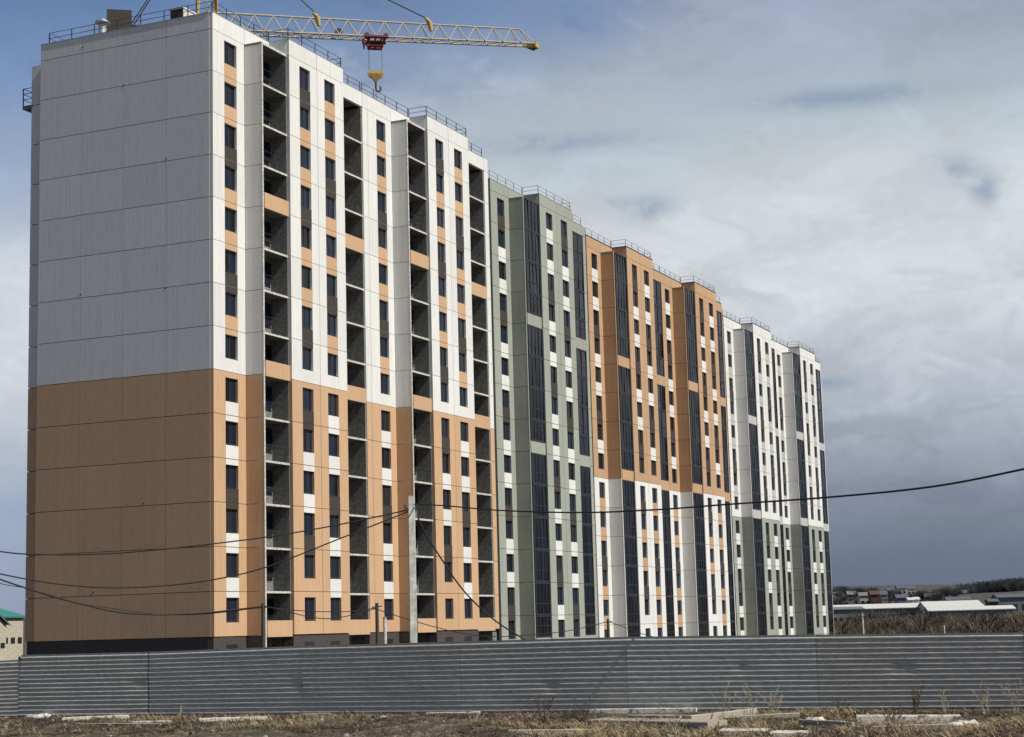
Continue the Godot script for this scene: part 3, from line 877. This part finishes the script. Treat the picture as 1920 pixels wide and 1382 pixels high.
# ---------------------------------------------------------------- ground
func build_ground() -> void:
	var xs := []
	var zs := []
	for v in [-4000, -2000, -1000, -600, -400, -250, -150, -100, -60, -30, -10, 5]:
		xs.append(float(v))
	var x := 14.0
	while x < 72.0:
		xs.append(x)
		x += 0.3
	for v in [80, 110, 160, 250, 400, 700, 1200, 2500, 4000]:
		xs.append(float(v))
	for v in [-205, -200, -150, -100, -50, -20, 0, 3, 8, 14, 20, 26, 32, 36]:
		zs.append(float(v))
	var z := 38.0
	while z < 66.0:
		zs.append(z)
		z += 0.3
	for v in [70, 80, 90, 95, 110, 150, 300, 800, 2000]:
		zs.append(float(v))
	var P := []
	for j in zs.size():
		var row := PackedVector3Array()
		for i in xs.size():
			row.append(Vector3(xs[i], ground(xs[i], zs[j]), zs[j]))
		P.append(row)
	var st := mb()
	st.set_smooth_group(0)
	for j in zs.size() - 1:
		for i in xs.size() - 1:
			var a: Vector3 = P[j][i]
			var b: Vector3 = P[j][i + 1]
			var c: Vector3 = P[j + 1][i + 1]
			var d: Vector3 = P[j + 1][i]
			for p in [a, b, c, a, c, d]:
				st.add_vertex(p)
	st.generate_normals()
	var fx := [-4000, -2500, -1500, -1000, -700, -500, -400, -320, -260, -210, -170, -140, -110, -85, -60, -40, -20, 0, 20, 40, 70, 110, 160, 250, 400, 700, 1200, 2500, 4000]
	var fz := [-4500, -3000, -2200, -1500, -1200, -1000, -900, -850, -800, -760, -720, -680, -650, -620, -580, -550, -520, -490, -470, -430, -380, -330, -290, -250, -204.9]
	var sh := mb()
	for j in fz.size() - 1:
		for i in fx.size() - 1:
			var c4 := []
			for q in [[0, 0], [1, 0], [1, 1], [0, 1]]:
				var px := float(fx[i + q[0]])
				var pz := float(fz[j + q[1]])
				c4.append(Vector3(px, ground(px, pz), pz))
			for p in [0, 1, 2, 0, 2, 3]:
				sh.add_vertex(c4[p])
	sh.generate_normals()
	var hm := triplanar(std(0.075, 0.068, 0.058, 0.95), (M.concrete as StandardMaterial3D).albedo_texture, 60.0)
	var hills := mi(self, "hills", sh.commit(), hm)
	hills.set_meta("kind", "structure")
	# soil with litter: brown earth, straw-coloured patches, some green
	var img := Image.create(1024, 1024, false, Image.FORMAT_RGB8)
	var bmp := Image.create(1024, 1024, false, Image.FORMAT_L8)
	for j in 1024:
		for i in 1024:
			var n := ns.get_noise_2d(i * 1.1, j * 1.1)
			var m := ns.get_noise_2d(i * 5.0 + 2000.0, j * 5.0)
			var f := ns.get_noise_2d(i * 24.0, j * 24.0 + 3000.0)
			var straw := smoothstep(-0.05, 0.35, n * 0.8 + m * 0.5 + f * 0.25)
			var green := smoothstep(0.12, 0.4, m * 0.7 - n * 0.5)
			var cc := Vector3(0.07, 0.05, 0.036).lerp(Vector3(0.2, 0.155, 0.1), straw).lerp(Vector3(0.10, 0.105, 0.035), green * 0.55)
			cc *= 1.0 + 0.9 * f + 0.35 * m
			img.set_pixel(i, j, lin(clampf(cc.x, 0, 1), clampf(cc.y, 0, 1), clampf(cc.z, 0, 1)))
			bmp.set_pixel(i, j, Color(0.5 + 0.6 * f + 0.2 * m, 0, 0))
	var gm := triplanar(std(1, 1, 1, 0.95), img_tex(img), 9.0, img_tex(bmp), 6.0)
	gm.albedo_color = Color.WHITE
	var g := mi(self, "ground", st.commit(), gm)
	g.set_meta("kind", "structure")

func tuft_mesh(seed_v: int, blades: int, ht: float, spread: float, wid: float) -> Mesh:
	var r := RandomNumberGenerator.new()
	r.seed = seed_v
	var st := mb()
	for k in blades:
		var a := r.randf() * TAU
		var b := Vector3(cos(a), 0, sin(a)) * r.randf() * spread * 0.5
		var lean := Vector3(cos(a + r.randf_range(-1, 1)), 0, sin(a)) * spread * r.randf_range(0.3, 1.3)
		var h := ht * r.randf_range(0.4, 1.0)
		var sd := Vector3(-sin(a + 0.7), 0, cos(a + 0.7)) * wid
		var m := b + lean * 0.4 + Vector3(0, h * 0.65, 0)
		var t := b + lean + Vector3(0, h * r.randf_range(0.75, 1.0), 0)
		tri(st, b - sd, m, b + sd)
		tri(st, m - sd * 0.8, t, m + sd * 0.8)
		tri(st, b - sd, m - sd * 0.8, m)
	return st.commit()

func grass() -> void:
	var kinds := [["dry_grass", "straw coloured dry grass tufts covering the strip before the fence", Vector3(0.34, 0.26, 0.15), 7500, 0.24, 0.3, 1], ["brown_litter", "dark brown dead leaves and stalks lying on the soil", Vector3(0.075, 0.05, 0.036), 15000, 0.13, 0.42, 2], ["green_grass", "young olive green grass growing through the dead stalks", Vector3(0.12, 0.115, 0.04), 5200, 0.14, 0.16, 3]]
	for q in kinds:
		var mm := MultiMesh.new()
		mm.transform_format = MultiMesh.TRANSFORM_3D
		mm.use_colors = true
		mm.mesh = tuft_mesh(q[6] * 31, 9, q[4], q[5], 0.011)
		var list := []
		var guard := 0
		while list.size() < q[3] and guard < 200000:
			guard += 1
			var p := Vector3(rng.randf_range(15, 70), 0, rng.randf_range(40.2, 63))
			# density follows patches of its own
			var dn := ns.get_noise_2d(p.x * 13.0 + q[6] * 500.0, p.z * 13.0)
			var mound := Vector2((p.x - 56.6) / 3.4, (p.z - 52.0) / 4.2).length()
			var keep := 0.5 + dn * 2.0 + (0.9 if mound < 1.0 and q[6] != 2 else 0.0)
			if q[6] == 1:
				keep *= 0.3 + 0.8 * smoothstep(36.0, 50.0, p.x)
			elif q[6] == 3:
				keep -= 0.15 - 0.25 * smoothstep(34.0, 22.0, p.x)
			if rng.randf() > keep:
				continue
			p.y = ground(p.x, p.z) - 0.02
			list.append(p)
		mm.instance_count = list.size()
		for i in list.size():
			var s := rng.randf_range(0.55, 1.35)
			var t := Transform3D(Basis(Vector3.UP, rng.randf() * TAU).scaled(Vector3(s, s * rng.randf_range(0.5, 1.2), s)), list[i])
			mm.set_instance_transform(i, t)
			var v := rng.randf_range(0.55, 1.35)
			mm.set_instance_color(i, Color(q[2].x * v, q[2].y * v * rng.randf_range(0.93, 1.05), q[2].z * v))
		var o := MultiMeshInstance3D.new()
		o.name = q[0]
		o.multimesh = mm
		var m := StandardMaterial3D.new()
		m.vertex_color_use_as_albedo = true
		m.roughness = 0.9
		o.material_override = m
		add_child(o)
		tag(o, q[1], "grass")
		o.set_meta("kind", "stuff")

func weed_mesh(seed_v: int, ht: float, stems: int, spread: float) -> Array:
	var r := RandomNumberGenerator.new()
	r.seed = seed_v
	var out := []
	for k in stems:
		var st := mb()
		var a := r.randf() * TAU
		var p := Vector3(cos(a), 0, sin(a)) * 0.06
		var dir := (Vector3(cos(a), 0, sin(a)) * spread * r.randf_range(0.2, 1.0) + Vector3.UP).normalized()
		var h := ht * r.randf_range(0.5, 1.0)
		var seg := 6
		for i in seg:
			var q := p + dir * (h / seg)
			tube(st, p, q, 0.012 * (1.0 - 0.1 * i), 0.012 * (1.0 - 0.1 * (i + 1)), 4)
			if i > 1:
				for b in 2:
					var ba := r.randf() * TAU
					var bd := (dir + Vector3(cos(ba), r.randf_range(-0.2, 0.6), sin(ba)) * 0.9).normalized()
					var bl := h * r.randf_range(0.1, 0.3)
					tube(st, q, q + bd * bl, 0.007, 0.004, 3)
					tube(st, q + bd * bl * 0.6, q + bd * bl * 0.6 + (bd + Vector3(0, 0.8, 0)).normalized() * bl * 0.5, 0.005, 0.003, 3)
			p = q
			dir = (dir + Vector3(r.randf_range(-0.25, 0.25), 0, r.randf_range(-0.25, 0.25))).normalized()
		out.append(st.commit())
	return out

func weeds() -> void:
	var pale := std(0.34, 0.29, 0.2, 0.9)
	var brown := std(0.10, 0.065, 0.045, 0.9)
	var list := [
		["pale dead thistle stalk standing alone against the fence sheets", 875, 1337, 1.5, 2, 0.2, pale],
		["small pale dry stalks beside the leaning fence joint", 336, 1345, 0.55, 4, 0.7, pale],
		["single tall pale reed before the fence beside the pale strip", 1243, 1362, 1.5, 1, 0.15, pale],
		["bushy brown dead weeds beside the planks", 1020, 1352, 1.1, 9, 0.7, brown],
		["brown dead weed with spreading twigs beside the bushy brown weeds", 1090, 1350, 1.0, 7, 0.8, brown],
		["tall pale weed stems crossing the lower fence sheets", 1360, 1348, 1.5, 5, 0.35, pale],
		["pale branching weed behind the wooden planks", 1405, 1350, 1.6, 5, 0.4, pale],
		["dense pale brush of dry stems beside the concrete lumps", 1450, 1345, 1.3, 9, 0.6, pale],
		["brown thorny weed behind the long concrete beam", 1580, 1340, 0.8, 8, 0.8, brown],
		["dark brown shrub before the torn spot in the fence", 1715, 1340, 1.1, 10, 0.6, brown],
		["fine pale dry stems behind the beam's broken end", 1775, 1336, 1.0, 5, 0.4, pale],
		["pale grass stalks standing on the grassy mound", 1850, 1340, 1.2, 7, 0.4, pale],
		["dark twiggy weed growing across the concrete beam", 1680, 1372, 0.9, 8, 0.7, brown],
		["low brown weed clump before the dark fence foot", 650, 1352, 0.6, 8, 0.8, brown],
		["pale tangled stalks in the brown litter", 890, 1362, 0.7, 8, 0.8, pale],
		["low tangle of brown stalks beside the pale board", 440, 1362, 0.5, 7, 0.9, brown],
		["pale straw stalks in front of the broken slab", 1270, 1380, 0.7, 12, 0.7, pale],
		["upright pale reeds at the fence foot behind the mound", 1905, 1338, 1.4, 5, 0.25, pale],
	]
	var k := 0
	for q in list:
		k += 1
		var o := thing("dry_weed", q[0], "weed", on_ground(q[1], q[2]), "dead weeds along the fence")
		for m in weed_mesh(900 + k * 17, q[3] * 0.72, q[4], q[5]):
			mi(o, "stem", m, q[6])

func lump(st: SurfaceTool, c: Vector3, s: Vector3, seed_v: int) -> void:
	var P := []
	for j in 6:
		var row := []
		for i in 9:
			var th := PI * j / 5.0
			var ph := TAU * (i % 8) / 8.0
			var d := Vector3(sin(th) * cos(ph), cos(th), sin(th) * sin(ph))
			var r := 1.0 + 0.35 * ns.get_noise_3d(d.x * 60.0 + seed_v * 40.0, d.y * 60.0, d.z * 60.0)
			row.append(c + d * s * r)
		P.append(row)
	for j in 5:
		for i in 8:
			quad(st, P[j][i], P[j][i + 1], P[j + 1][i + 1], P[j + 1][i])

func board(called: String, label: String, cat: String, x0: float, y0: float, x1: float, y1: float, wid: float, thick: float, mat: Material, lift := 0.0, parts := 1) -> void:
	var a := on_ground(x0, y0)
	var b := on_ground(x1, y1)
	var mid := (a + b) / 2
	var o := thing(called, label, cat, mid + Vector3(0, lift, 0))
	var d := b - a
	o.rotation.y = atan2(-d.z, d.x)
	o.rotation.z = atan2(d.y, Vector2(d.x, d.z).length())
	var ln := d.length()
	for p in parts:
		var st := mb()
		var segs := 9
		var z0 := -wid / 2 + wid * p / parts
		var z1 := -wid / 2 + wid * (p + 1) / parts - 0.02
		var off := rng.randf_range(-0.12, 0.12) if parts > 1 else 0.0
		var prev := []
		for i in segs + 1:
			var t := float(i) / segs
			var x := (t - 0.5) * ln + off
			var e := 0.018 * ns.get_noise_2d(x * 200.0 + p * 90.0, label.length() * 33.0)
			var f := 0.035 * ns.get_noise_2d(x * 300.0 + 800.0, label.length() * 51.0 + p * 40.0)
			var ring := [Vector3(x, -0.05, z0 + f), Vector3(x, thick * 0.85 + e, z0 + f), Vector3(x, thick + e, z0 + f + 0.02), Vector3(x, thick + e * 0.6, z1 - 0.02 + e), Vector3(x, thick * 0.85 + e, z1 + e), Vector3(x, -0.05, z1 + e)]
			if i > 0:
				for k in 5:
					quad(st, prev[k], prev[k + 1], ring[k + 1], ring[k])
			if i == 0 or i == segs:
				quad(st, ring[0], ring[1], ring[4], ring[5])
				quad(st, ring[1], ring[2], ring[3], ring[4])
			prev = ring
		mi(o, "plank" if parts > 1 else "body", st.commit(), mat)

func debris() -> void:
	var wood: StandardMaterial3D = std(0.5, 0.45, 0.37, 0.9)
	wood.albedo_texture = (M.concrete as StandardMaterial3D).albedo_texture
	wood.uv1_triplanar = true
	wood.uv1_scale = Vector3(0.5, 4, 4)
	board("concrete_beam", "long whitish concrete beam lying before the grassy mound", "beam", 1606, 1359, 1800, 1355, 0.3, 0.22, M.pale_stone)
	board("pale_board", "long pale board lying in the dirt beside white bags", "board", 116, 1354, 242, 1349, 0.35, 0.07, M.pale_stone, 0.02)
	board("pale_board", "second pale board with a dirty end, near the leaning fence joint", "board", 250, 1355, 322, 1353, 0.3, 0.06, M.pale_stone, 0.02)
	board("pale_board", "wide pale slab edge lying below the dark weed clump", "board", 372, 1353, 500, 1348, 0.5, 0.1, M.pale_stone, 0.0)
	board("concrete_strip", "thin whitish concrete strip along the foot of the fence", "strip", 1106, 1338, 1306, 1335, 0.3, 0.14, M.pale_stone)
	board("timber_stack", "weathered timber planks lying in a flat stack", "planks", 1118, 1356, 1345, 1362, 1.1, 0.16, wood, 0.0, 4)
	board("timber_plank", "single weathered plank resting askew on the flat stack", "plank", 1292, 1358, 1416, 1343, 0.2, 0.14, wood, 0.08)
	board("timber_plank", "narrow weathered plank lying behind the flat stack", "plank", 1380, 1352, 1500, 1349, 0.2, 0.12, wood, 0.04)
	board("broken_slab", "flat broken concrete slab beside the straw stalks", "slab", 1352, 1378, 1440, 1377, 0.9, 0.1, M.pale_stone)
	board("broken_slab", "cracked concrete slab piece before the timber plank", "slab", 1446, 1381, 1515, 1380, 0.8, 0.1, M.pale_stone)
	board("broken_slab", "half buried dark grey slab before the bushy brown weeds", "slab", 565, 1344, 620, 1342, 0.5, 0.1, M.concrete)
	board("concrete_strip", "short pale kerb piece lying under the thistle stalk", "strip", 800, 1342, 900, 1340, 0.3, 0.1, M.pale_stone)
	board("timber_plank", "pale plank lying flat below the bushy brown weeds", "plank", 955, 1377, 1112, 1374, 0.25, 0.08, wood, 0.02)
	board("timber_plank", "short pale plank jutting from under the flat stack", "plank", 1180, 1347, 1275, 1349, 0.18, 0.12, wood, 0.03)
	board("timber_plank", "thin grey lath lying between stack and concrete strip", "plank", 1210, 1343, 1340, 1346, 0.12, 0.1, wood, 0.03)
	board("timber_plank", "thin lath crossing the dark litter beside the beam", "plank", 1500, 1362, 1600, 1368, 0.12, 0.1, wood, 0.03)
	board("timber_plank", "grey lath lying in front of the concrete beam", "plank", 1640, 1371, 1790, 1369, 0.14, 0.1, wood, 0.03)
	board("timber_plank", "dirty lath lying in the leaves under the pale boards", "plank", 140, 1362, 300, 1364, 0.15, 0.07, wood, 0.01)
	var stones := [["pair of white plastic bags lying on the dirt", "plastic_bag", "bag", 60, 1347, 0.22, 2, M.white_paint], ["white crumpled bag lying beside the pair of bags", "plastic_bag", "bag", 81, 1345, 0.2, 1, M.white_paint], ["broken concrete lump at the end of the beam", "concrete_lump", "rubble", 1812, 1360, 0.26, 1, M.pale_stone], ["jagged concrete lump beside the narrow plank", "concrete_lump", "rubble", 1528, 1358, 0.24, 1, M.pale_stone], ["small pale stone in the brown litter", "stone", "stone", 720, 1347, 0.14, 1, M.pale_stone], ["white stone against the fence foot", "stone", "stone", 700, 1332, 0.09, 1, M.white_paint], ["small white stone below the bushy brown weeds", "stone", "stone", 1036, 1331, 0.09, 1, M.white_paint], ["pale rock on the edge of the grassy mound", "stone", "stone", 1790, 1366, 0.2, 1, M.pale_stone]]
	var k := 0
	for q in stones:
		k += 1
		var o := thing(q[1], q[0], q[2], on_ground(q[3], q[4]))
		for i in q[6]:
			var st := mb()
			lump(st, Vector3(i * 0.3, 0.04, i * 0.12), Vector3(q[5] * 1.4, q[5] * 0.7, q[5]), k * 3 + i)
			mi(o, "body", st.commit(), q[7])
	# loose rubble too small to tell apart
	var mm := MultiMesh.new()
	mm.transform_format = MultiMesh.TRANSFORM_3D
	mm.use_colors = true
	var st2 := mb()
	lump(st2, Vector3.ZERO, Vector3(0.07, 0.045, 0.06), 77)
	mm.mesh = st2.commit()
	mm.instance_count = 900
	for i in 900:
		var p := Vector3(rng.randf_range(16, 66), 0, rng.randf_range(40.5, 60))
		p.y = ground(p.x, p.z)
		var s := rng.randf_range(0.4, 1.5)
		mm.set_instance_transform(i, Transform3D(Basis.from_euler(Vector3(rng.randf() * 6, rng.randf() * 6, rng.randf() * 6)).scaled(Vector3(s, s, s)), p))
		var v := rng.randf_range(0.06, 0.3)
		mm.set_instance_color(i, Color(v, v * 0.93, v * 0.83))
	var ob := MultiMeshInstance3D.new()
	ob.name = "rubble"
	ob.multimesh = mm
	var rm := StandardMaterial3D.new()
	rm.vertex_color_use_as_albedo = true
	rm.roughness = 0.95
	ob.material_override = rm
	add_child(ob)
	tag(ob, "small loose stones scattered over the soil before the fence", "rubble")
	ob.set_meta("kind", "stuff")

# ---------------------------------------------------------------- far background
func gabled(called: String, label: String, cat: String, x0: float, x1: float, y_eave: float, y_ridge: float, dist: float, depth: float, wall_m: Material, roof_m: Material, group := "", ridge_along := true, windows := 0, turn := 0.0) -> Node3D:
	var a := at_dist(x0, y_eave, dist)
	var b := at_dist(x1, y_eave, dist)
	var ridge := at_dist((x0 + x1) / 2, y_ridge, dist).y
	var eave := (a.y + b.y) / 2
	var mid := (a + b) / 2
	var wd := Vector2(b.x - a.x, b.z - a.z).length()
	var gy := ground(mid.x, mid.z) - 1.0
	var o := thing(called, label, cat, Vector3(mid.x, gy, mid.z), group)
	o.rotation.y = YAW - atan(((x0 + x1) / 2 - 960.0) / FOCAL) + (0.12 if ridge_along else -0.1) + turn
	var h := eave - gy
	var rh := ridge - gy
	var st := mb()
	sbox(st, Vector3(-wd / 2, 0, -depth), Vector3(wd / 2, h, 0))
	if ridge_along:
		for s in [-1, 1]:
			tri(st, Vector3(s * wd / 2, h, 0), Vector3(s * wd / 2, h, -depth), Vector3(s * wd / 2, rh, -depth / 2))
	else:
		tri(st, Vector3(-wd / 2, h, 0), Vector3(0, rh, 0), Vector3(wd / 2, h, 0))
	mi(o, "wall", st.commit(), wall_m)
	st = mb()
	var e := 0.35
	var up := Vector3(0, 0.18, 0)
	if ridge_along:
		var p := [Vector3(-wd / 2 - e, h - 0.1, e), Vector3(wd / 2 + e, h - 0.1, e), Vector3(wd / 2 + e, rh, -depth / 2), Vector3(-wd / 2 - e, rh, -depth / 2), Vector3(wd / 2 + e, h - 0.1, -depth - e), Vector3(-wd / 2 - e, h - 0.1, -depth - e)]
		quad(st, p[0] + up, p[3] + up, p[2] + up, p[1] + up)
		quad(st, p[3] + up, p[5] + up, p[4] + up, p[2] + up)
		quad(st, p[0], p[0] + up, p[1] + up, p[1])
	else:
		var p := [Vector3(-wd / 2 - e, h - 0.2, e), Vector3(0, rh, e), Vector3(wd / 2 + e, h - 0.2, e)]
		var bk := Vector3(0, 0, -depth - 2 * e)
		quad(st, p[0] + up, p[0] + up + bk, p[1] + up + bk, p[1] + up)
		quad(st, p[1] + up, p[1] + up + bk, p[2] + up + bk, p[2] + up)
		quad(st, p[0], p[0] + up, p[1] + up, p[1])
		quad(st, p[1], p[1] + up, p[2] + up, p[2])
	mi(o, "roof", st.commit(), roof_m)
	for k in windows:
		var wx := -wd / 2 + wd * (k + 0.5) / windows
		var sz := minf(wd / windows * 0.28, h * 0.2)
		st = mb()
		sbox(st, Vector3(wx - sz, h * 0.68 - sz, -0.05), Vector3(wx + sz, h * 0.68 + sz, 0.06))
		mi(o, "window", st.commit(), M.window_dark)
	return o

func background() -> void:
	# house with a green roof behind the gable, at the edge of the picture
	var o := gabled("house", "cream house with green metal roof behind the brown gable", "house", -40, 62, 1157, 1139, 215, 9.0, M.cream, M.teal, "", true, 5, 0.75)
	var st := mb()
	sbox(st, Vector3(0.15, 6.4, -3.2), Vector3(0.75, 9.0, -2.4))
	mi(o, "chimney", st.commit(), M.brick)
	var h2 := gabled("house", "pale house with dark gable roof and white porch by the fence end", "house", -50, 20, 1172, 1145, 195, 11.0, M.cream, M.slate, "", false, 4, 0.8)
	st = mb()
	sbox(st, Vector3(-1.6, 2.3, 0.0), Vector3(1.45, 2.6, 1.6))
	for xx in [-1.5, 0.0, 1.3]:
		sbox(st, Vector3(xx, 0, 1.4), Vector3(xx + 0.15, 2.3, 1.55))
	mi(h2, "porch", st.commit(), M.white_paint)
	# warehouses in the valley
	gabled("warehouse", "long low warehouse with white roof behind the bare thicket", "warehouse", 1545, 1742, 1141, 1133, 455, 24, M.dull_grey, M.white_paint, "", true, 8)
	gabled("warehouse", "white warehouse with bright roof and gable end beside the red shed", "warehouse", 1737, 1844, 1138, 1127, 440, 22, M.white_paint, M.white_paint, "", true, 4)
	gabled("warehouse", "narrow white shed row in front of the bright warehouse", "warehouse", 1742, 1903, 1143.5, 1138, 405, 10, M.dull_grey, M.white_paint, "", true, 9)
	gabled("office_building", "grey flat building with dark window band above the white sheds", "building", 1872, 1990, 1119, 1113, 520, 20, M.dull_grey, M.slate, "", true, 6)
	gabled("warehouse", "low grey shed with small windows beside the last block", "shed", 1548, 1618, 1142.5, 1139, 390, 10, M.dull_grey, M.dull_grey, "", true, 6)
	gabled("warehouse", "small red brick shed between the white warehouse and the grey building", "shed", 1855, 1872, 1128, 1124, 500, 10, M.brick, M.slate, "", true, 2)
	# houses on the hillside
	var hs := [[1612, 1633, 1117, 1111, 690, "cream", "dull_grey", "cream hillside house with pale grey roof"], [1633, 1648, 1115, 1108, 680, "brick", "brick", "red brick hillside house with a red roof"], [1652, 1664, 1115, 1108, 700, "dull_grey", "slate", "narrow grey hillside house beside the red brick house"], [1683, 1700, 1103, 1098, 800, "white_paint", "slate", "white hillside house with dark roof on the crest"], [1701, 1716, 1104, 1098, 805, "cream", "slate", "yellowish hillside house beside the white house on the crest"], [1682, 1702, 1121, 1115, 640, "slate", "slate", "blue grey hillside house with blue grey roof"], [1704, 1713, 1125, 1121, 600, "white_paint", "white_paint", "small white hut above the warehouse roof"], [1716, 1724, 1124, 1120, 605, "white_paint", "white_paint", "second small white hut beside a dark tree"], [1776, 1820, 1125, 1119.5, 600, "slate", "slate", "long blue grey hillside building behind the bright warehouse"], [1786, 1793, 1113, 1109, 780, "white_paint", "slate", "tiny white hillside house beside dark trees"], [1806, 1815, 1112, 1107, 790, "white_paint", "dull_grey", "tiny pale hillside house with grey roof at the wood's edge"], [1566, 1582, 1113, 1110, 820, "white_paint", "white_paint", "pale flat hillside house beside the last block"], [1590, 1606, 1115, 1109, 760, "dull_grey", "dull_grey", "dull grey hillside house behind the cream house"], [1735, 1752, 1119, 1113, 720, "dull_grey", "brick", "grey hillside house with reddish roof"], [1755, 1770, 1117, 1112, 760, "cream", "slate", "cream hillside house with slate roof in the middle of the slope"], [1862, 1874, 1106, 1102, 850, "cream", "dull_grey", "small cream house standing among the dark hill trees"], [1664, 1680, 1108, 1103, 830, "dull_grey", "slate", "grey crest house with slate roof"]]
	for q in hs:
		gabled("hillside_house", q[7], "house", q[0], q[1], q[2], q[3], q[4], 9.0, M[q[5]], M[q[6]], "houses on the far hillside", true, 2)
	# bare brown thicket and dark hill trees, both read as one mass
	for q in [["thicket", "bare brown thicket of shrubs in front of the white warehouses", Vector3(0.085, 0.067, 0.05), 420], ["hill_wood", "dark wood covering the far hill top", Vector3(0.035, 0.038, 0.042), 420], ["dark_trees", "dark bare trees rising behind the thicket", Vector3(0.045, 0.04, 0.036), 60]]:
		var r := RandomNumberGenerator.new()
		r.seed = 71 + q[0].length()
		var mst := mb()
		for k in 130:
			var a := r.randf() * TAU
			var p := Vector3(cos(a), 0, sin(a)) * r.randf() * 0.35
			var t := p + Vector3(cos(a + r.randf_range(-1.2, 1.2)) * r.randf_range(0.1, 0.75), 0, sin(a) * r.randf_range(0.1, 0.75))
			t.y = r.randf_range(0.35, 1.0)
			p.y = t.y * r.randf_range(0.0, 0.7)
			tube(mst, p, t, 0.02, 0.008, 3)
		var mm := MultiMesh.new()
		mm.transform_format = MultiMesh.TRANSFORM_3D
		mm.use_colors = true
		mm.mesh = mst.commit()
		mm.instance_count = q[3]
		for i in q[3]:
			var px := 0.0
			var dist := 0.0
			var s := 1.0
			if q[0] == "thicket":
				px = r.randf_range(1555, 2000)
				dist = r.randf_range(275, 345)
				s = 4.1 if px > 1645 else 3.5
			elif q[0] == "dark_trees":
				px = r.randf_range(1615, 1735)
				dist = r.randf_range(350, 372)
				s = 5.2
			else:
				px = r.randf_range(1808, 2080) if i > 200 else r.randf_range(1560, 1830)
				dist = r.randf_range(830, 900) if i > 200 else r.randf_range(640, 880)
				s = 6.6 if i > 200 else 3.4
			s *= r.randf_range(0.5, 1.25)
			var p := at_dist(px, 1180, dist)
			p.y = ground(p.x, p.z) - 0.3
			if q[0] == "dark_trees":
				p.y = ground(p.x, p.z) - 0.5
			elif q[0] == "thicket":
				p.y += 0.5 * ns.get_noise_2d(px * 2.0, 5.0)
			elif i > 200:
				p.y = at_dist(px, lerpf(1117, 1105, clampf((px - 1815.0) / 100.0, 0.0, 1.0)), dist).y - 2.0
			mm.set_instance_transform(i, Transform3D(Basis(Vector3.UP, r.randf() * TAU).scaled(Vector3(s * 0.8, s, s * 0.8)), p))
			var v := r.randf_range(0.4, 1.8) * (1.0 + 0.8 * ns.get_noise_2d(px * 4.0, dist * 2.0))
			mm.set_instance_color(i, Color(q[2].x * v, q[2].y * v, q[2].z * v))
		var ob := MultiMeshInstance3D.new()
		ob.name = q[0]
		ob.multimesh = mm
		var mat := StandardMaterial3D.new()
		mat.vertex_color_use_as_albedo = true
		mat.roughness = 0.95
		ob.material_override = mat
		add_child(ob)
		tag(ob, q[1], "wood" if q[0] == "hill_wood" else "bushes")
		ob.set_meta("kind", "stuff")
	# thin far poles
	for q in [[1617, 1150, 230, "thin pale pole before the thicket beside the last block"], [1770, 1172, 235, "short thin pole before the thicket under the white sheds"]]:
		var tp := at_dist(q[0], q[1], q[2])
		var gy := ground(tp.x, tp.z)
		var po := thing("far_pole", q[3], "pole", Vector3(tp.x, gy, tp.z))
		var s2 := mb()
		tube(s2, Vector3.ZERO, Vector3(0, tp.y - gy, 0), 0.14, 0.1, 6, true)
		mi(po, "shaft", s2.commit(), M.pole)
		s2 = mb()
		tube(s2, Vector3(-0.5, tp.y - gy - 0.4, 0), Vector3(0.5, tp.y - gy - 0.4, 0), 0.05, 0.05, 5, true)
		mi(po, "crossarm", s2.commit(), M.steel)

# ---------------------------------------------------------------- scene
func _ready() -> void:
	rng.seed = 20240
	ns.seed = 9
	ns.frequency = 0.01
	ns.fractal_octaves = 4
	view = Basis.from_euler(Vector3(PITCH, YAW, ROLL))
	var cam := Camera3D.new()
	cam.name = "camera"
	cam.transform = Transform3D(view, CAM)
	cam.fov = rad_to_deg(2.0 * atan(691.0 / FOCAL))
	cam.near = 0.5
	cam.far = 9000.0
	cam.current = true
	add_child(cam)
	var env := Environment.new()
	env.background_mode = Environment.BG_SKY
	var sky := Sky.new()
	var pm := PanoramaSkyMaterial.new()
	pm.panorama = make_sky()
	sky.sky_material = pm
	env.sky = sky
	env.tonemap_mode = Environment.TONE_MAPPER_LINEAR
	env.tonemap_exposure = 1.0
	env.background_energy_multiplier = 1.0
	env.ambient_light_source = Environment.AMBIENT_SOURCE_SKY
	env.fog_enabled = false
	env.sdfgi_enabled = true
	env.ssao_enabled = true
	env.ssil_enabled = true
	var we := WorldEnvironment.new()
	we.name = "environment"
	we.environment = env
	add_child(we)
	var sun := DirectionalLight3D.new()
	sun.name = "sun"
	var e := deg_to_rad(46.0)
	var a := deg_to_rad(3.8)
	var to_sun := Vector3(cos(e) * cos(a), sin(e), cos(e) * sin(a))
	sun.transform = Transform3D(Basis.looking_at(-to_sun, Vector3.UP), Vector3(60, 80, 20))
	sun.light_energy = 1.6
	sun.light_color = Color(1.0, 0.978, 0.935)
	sun.light_angular_distance = 0.5
	sun.shadow_enabled = true
	add_child(sun)
	make_materials()
	build_ground()
	build_blocks()
	fence()
	crane()
	roof_things()
	poles()
	background()
	debris()
	weeds()
	grass()
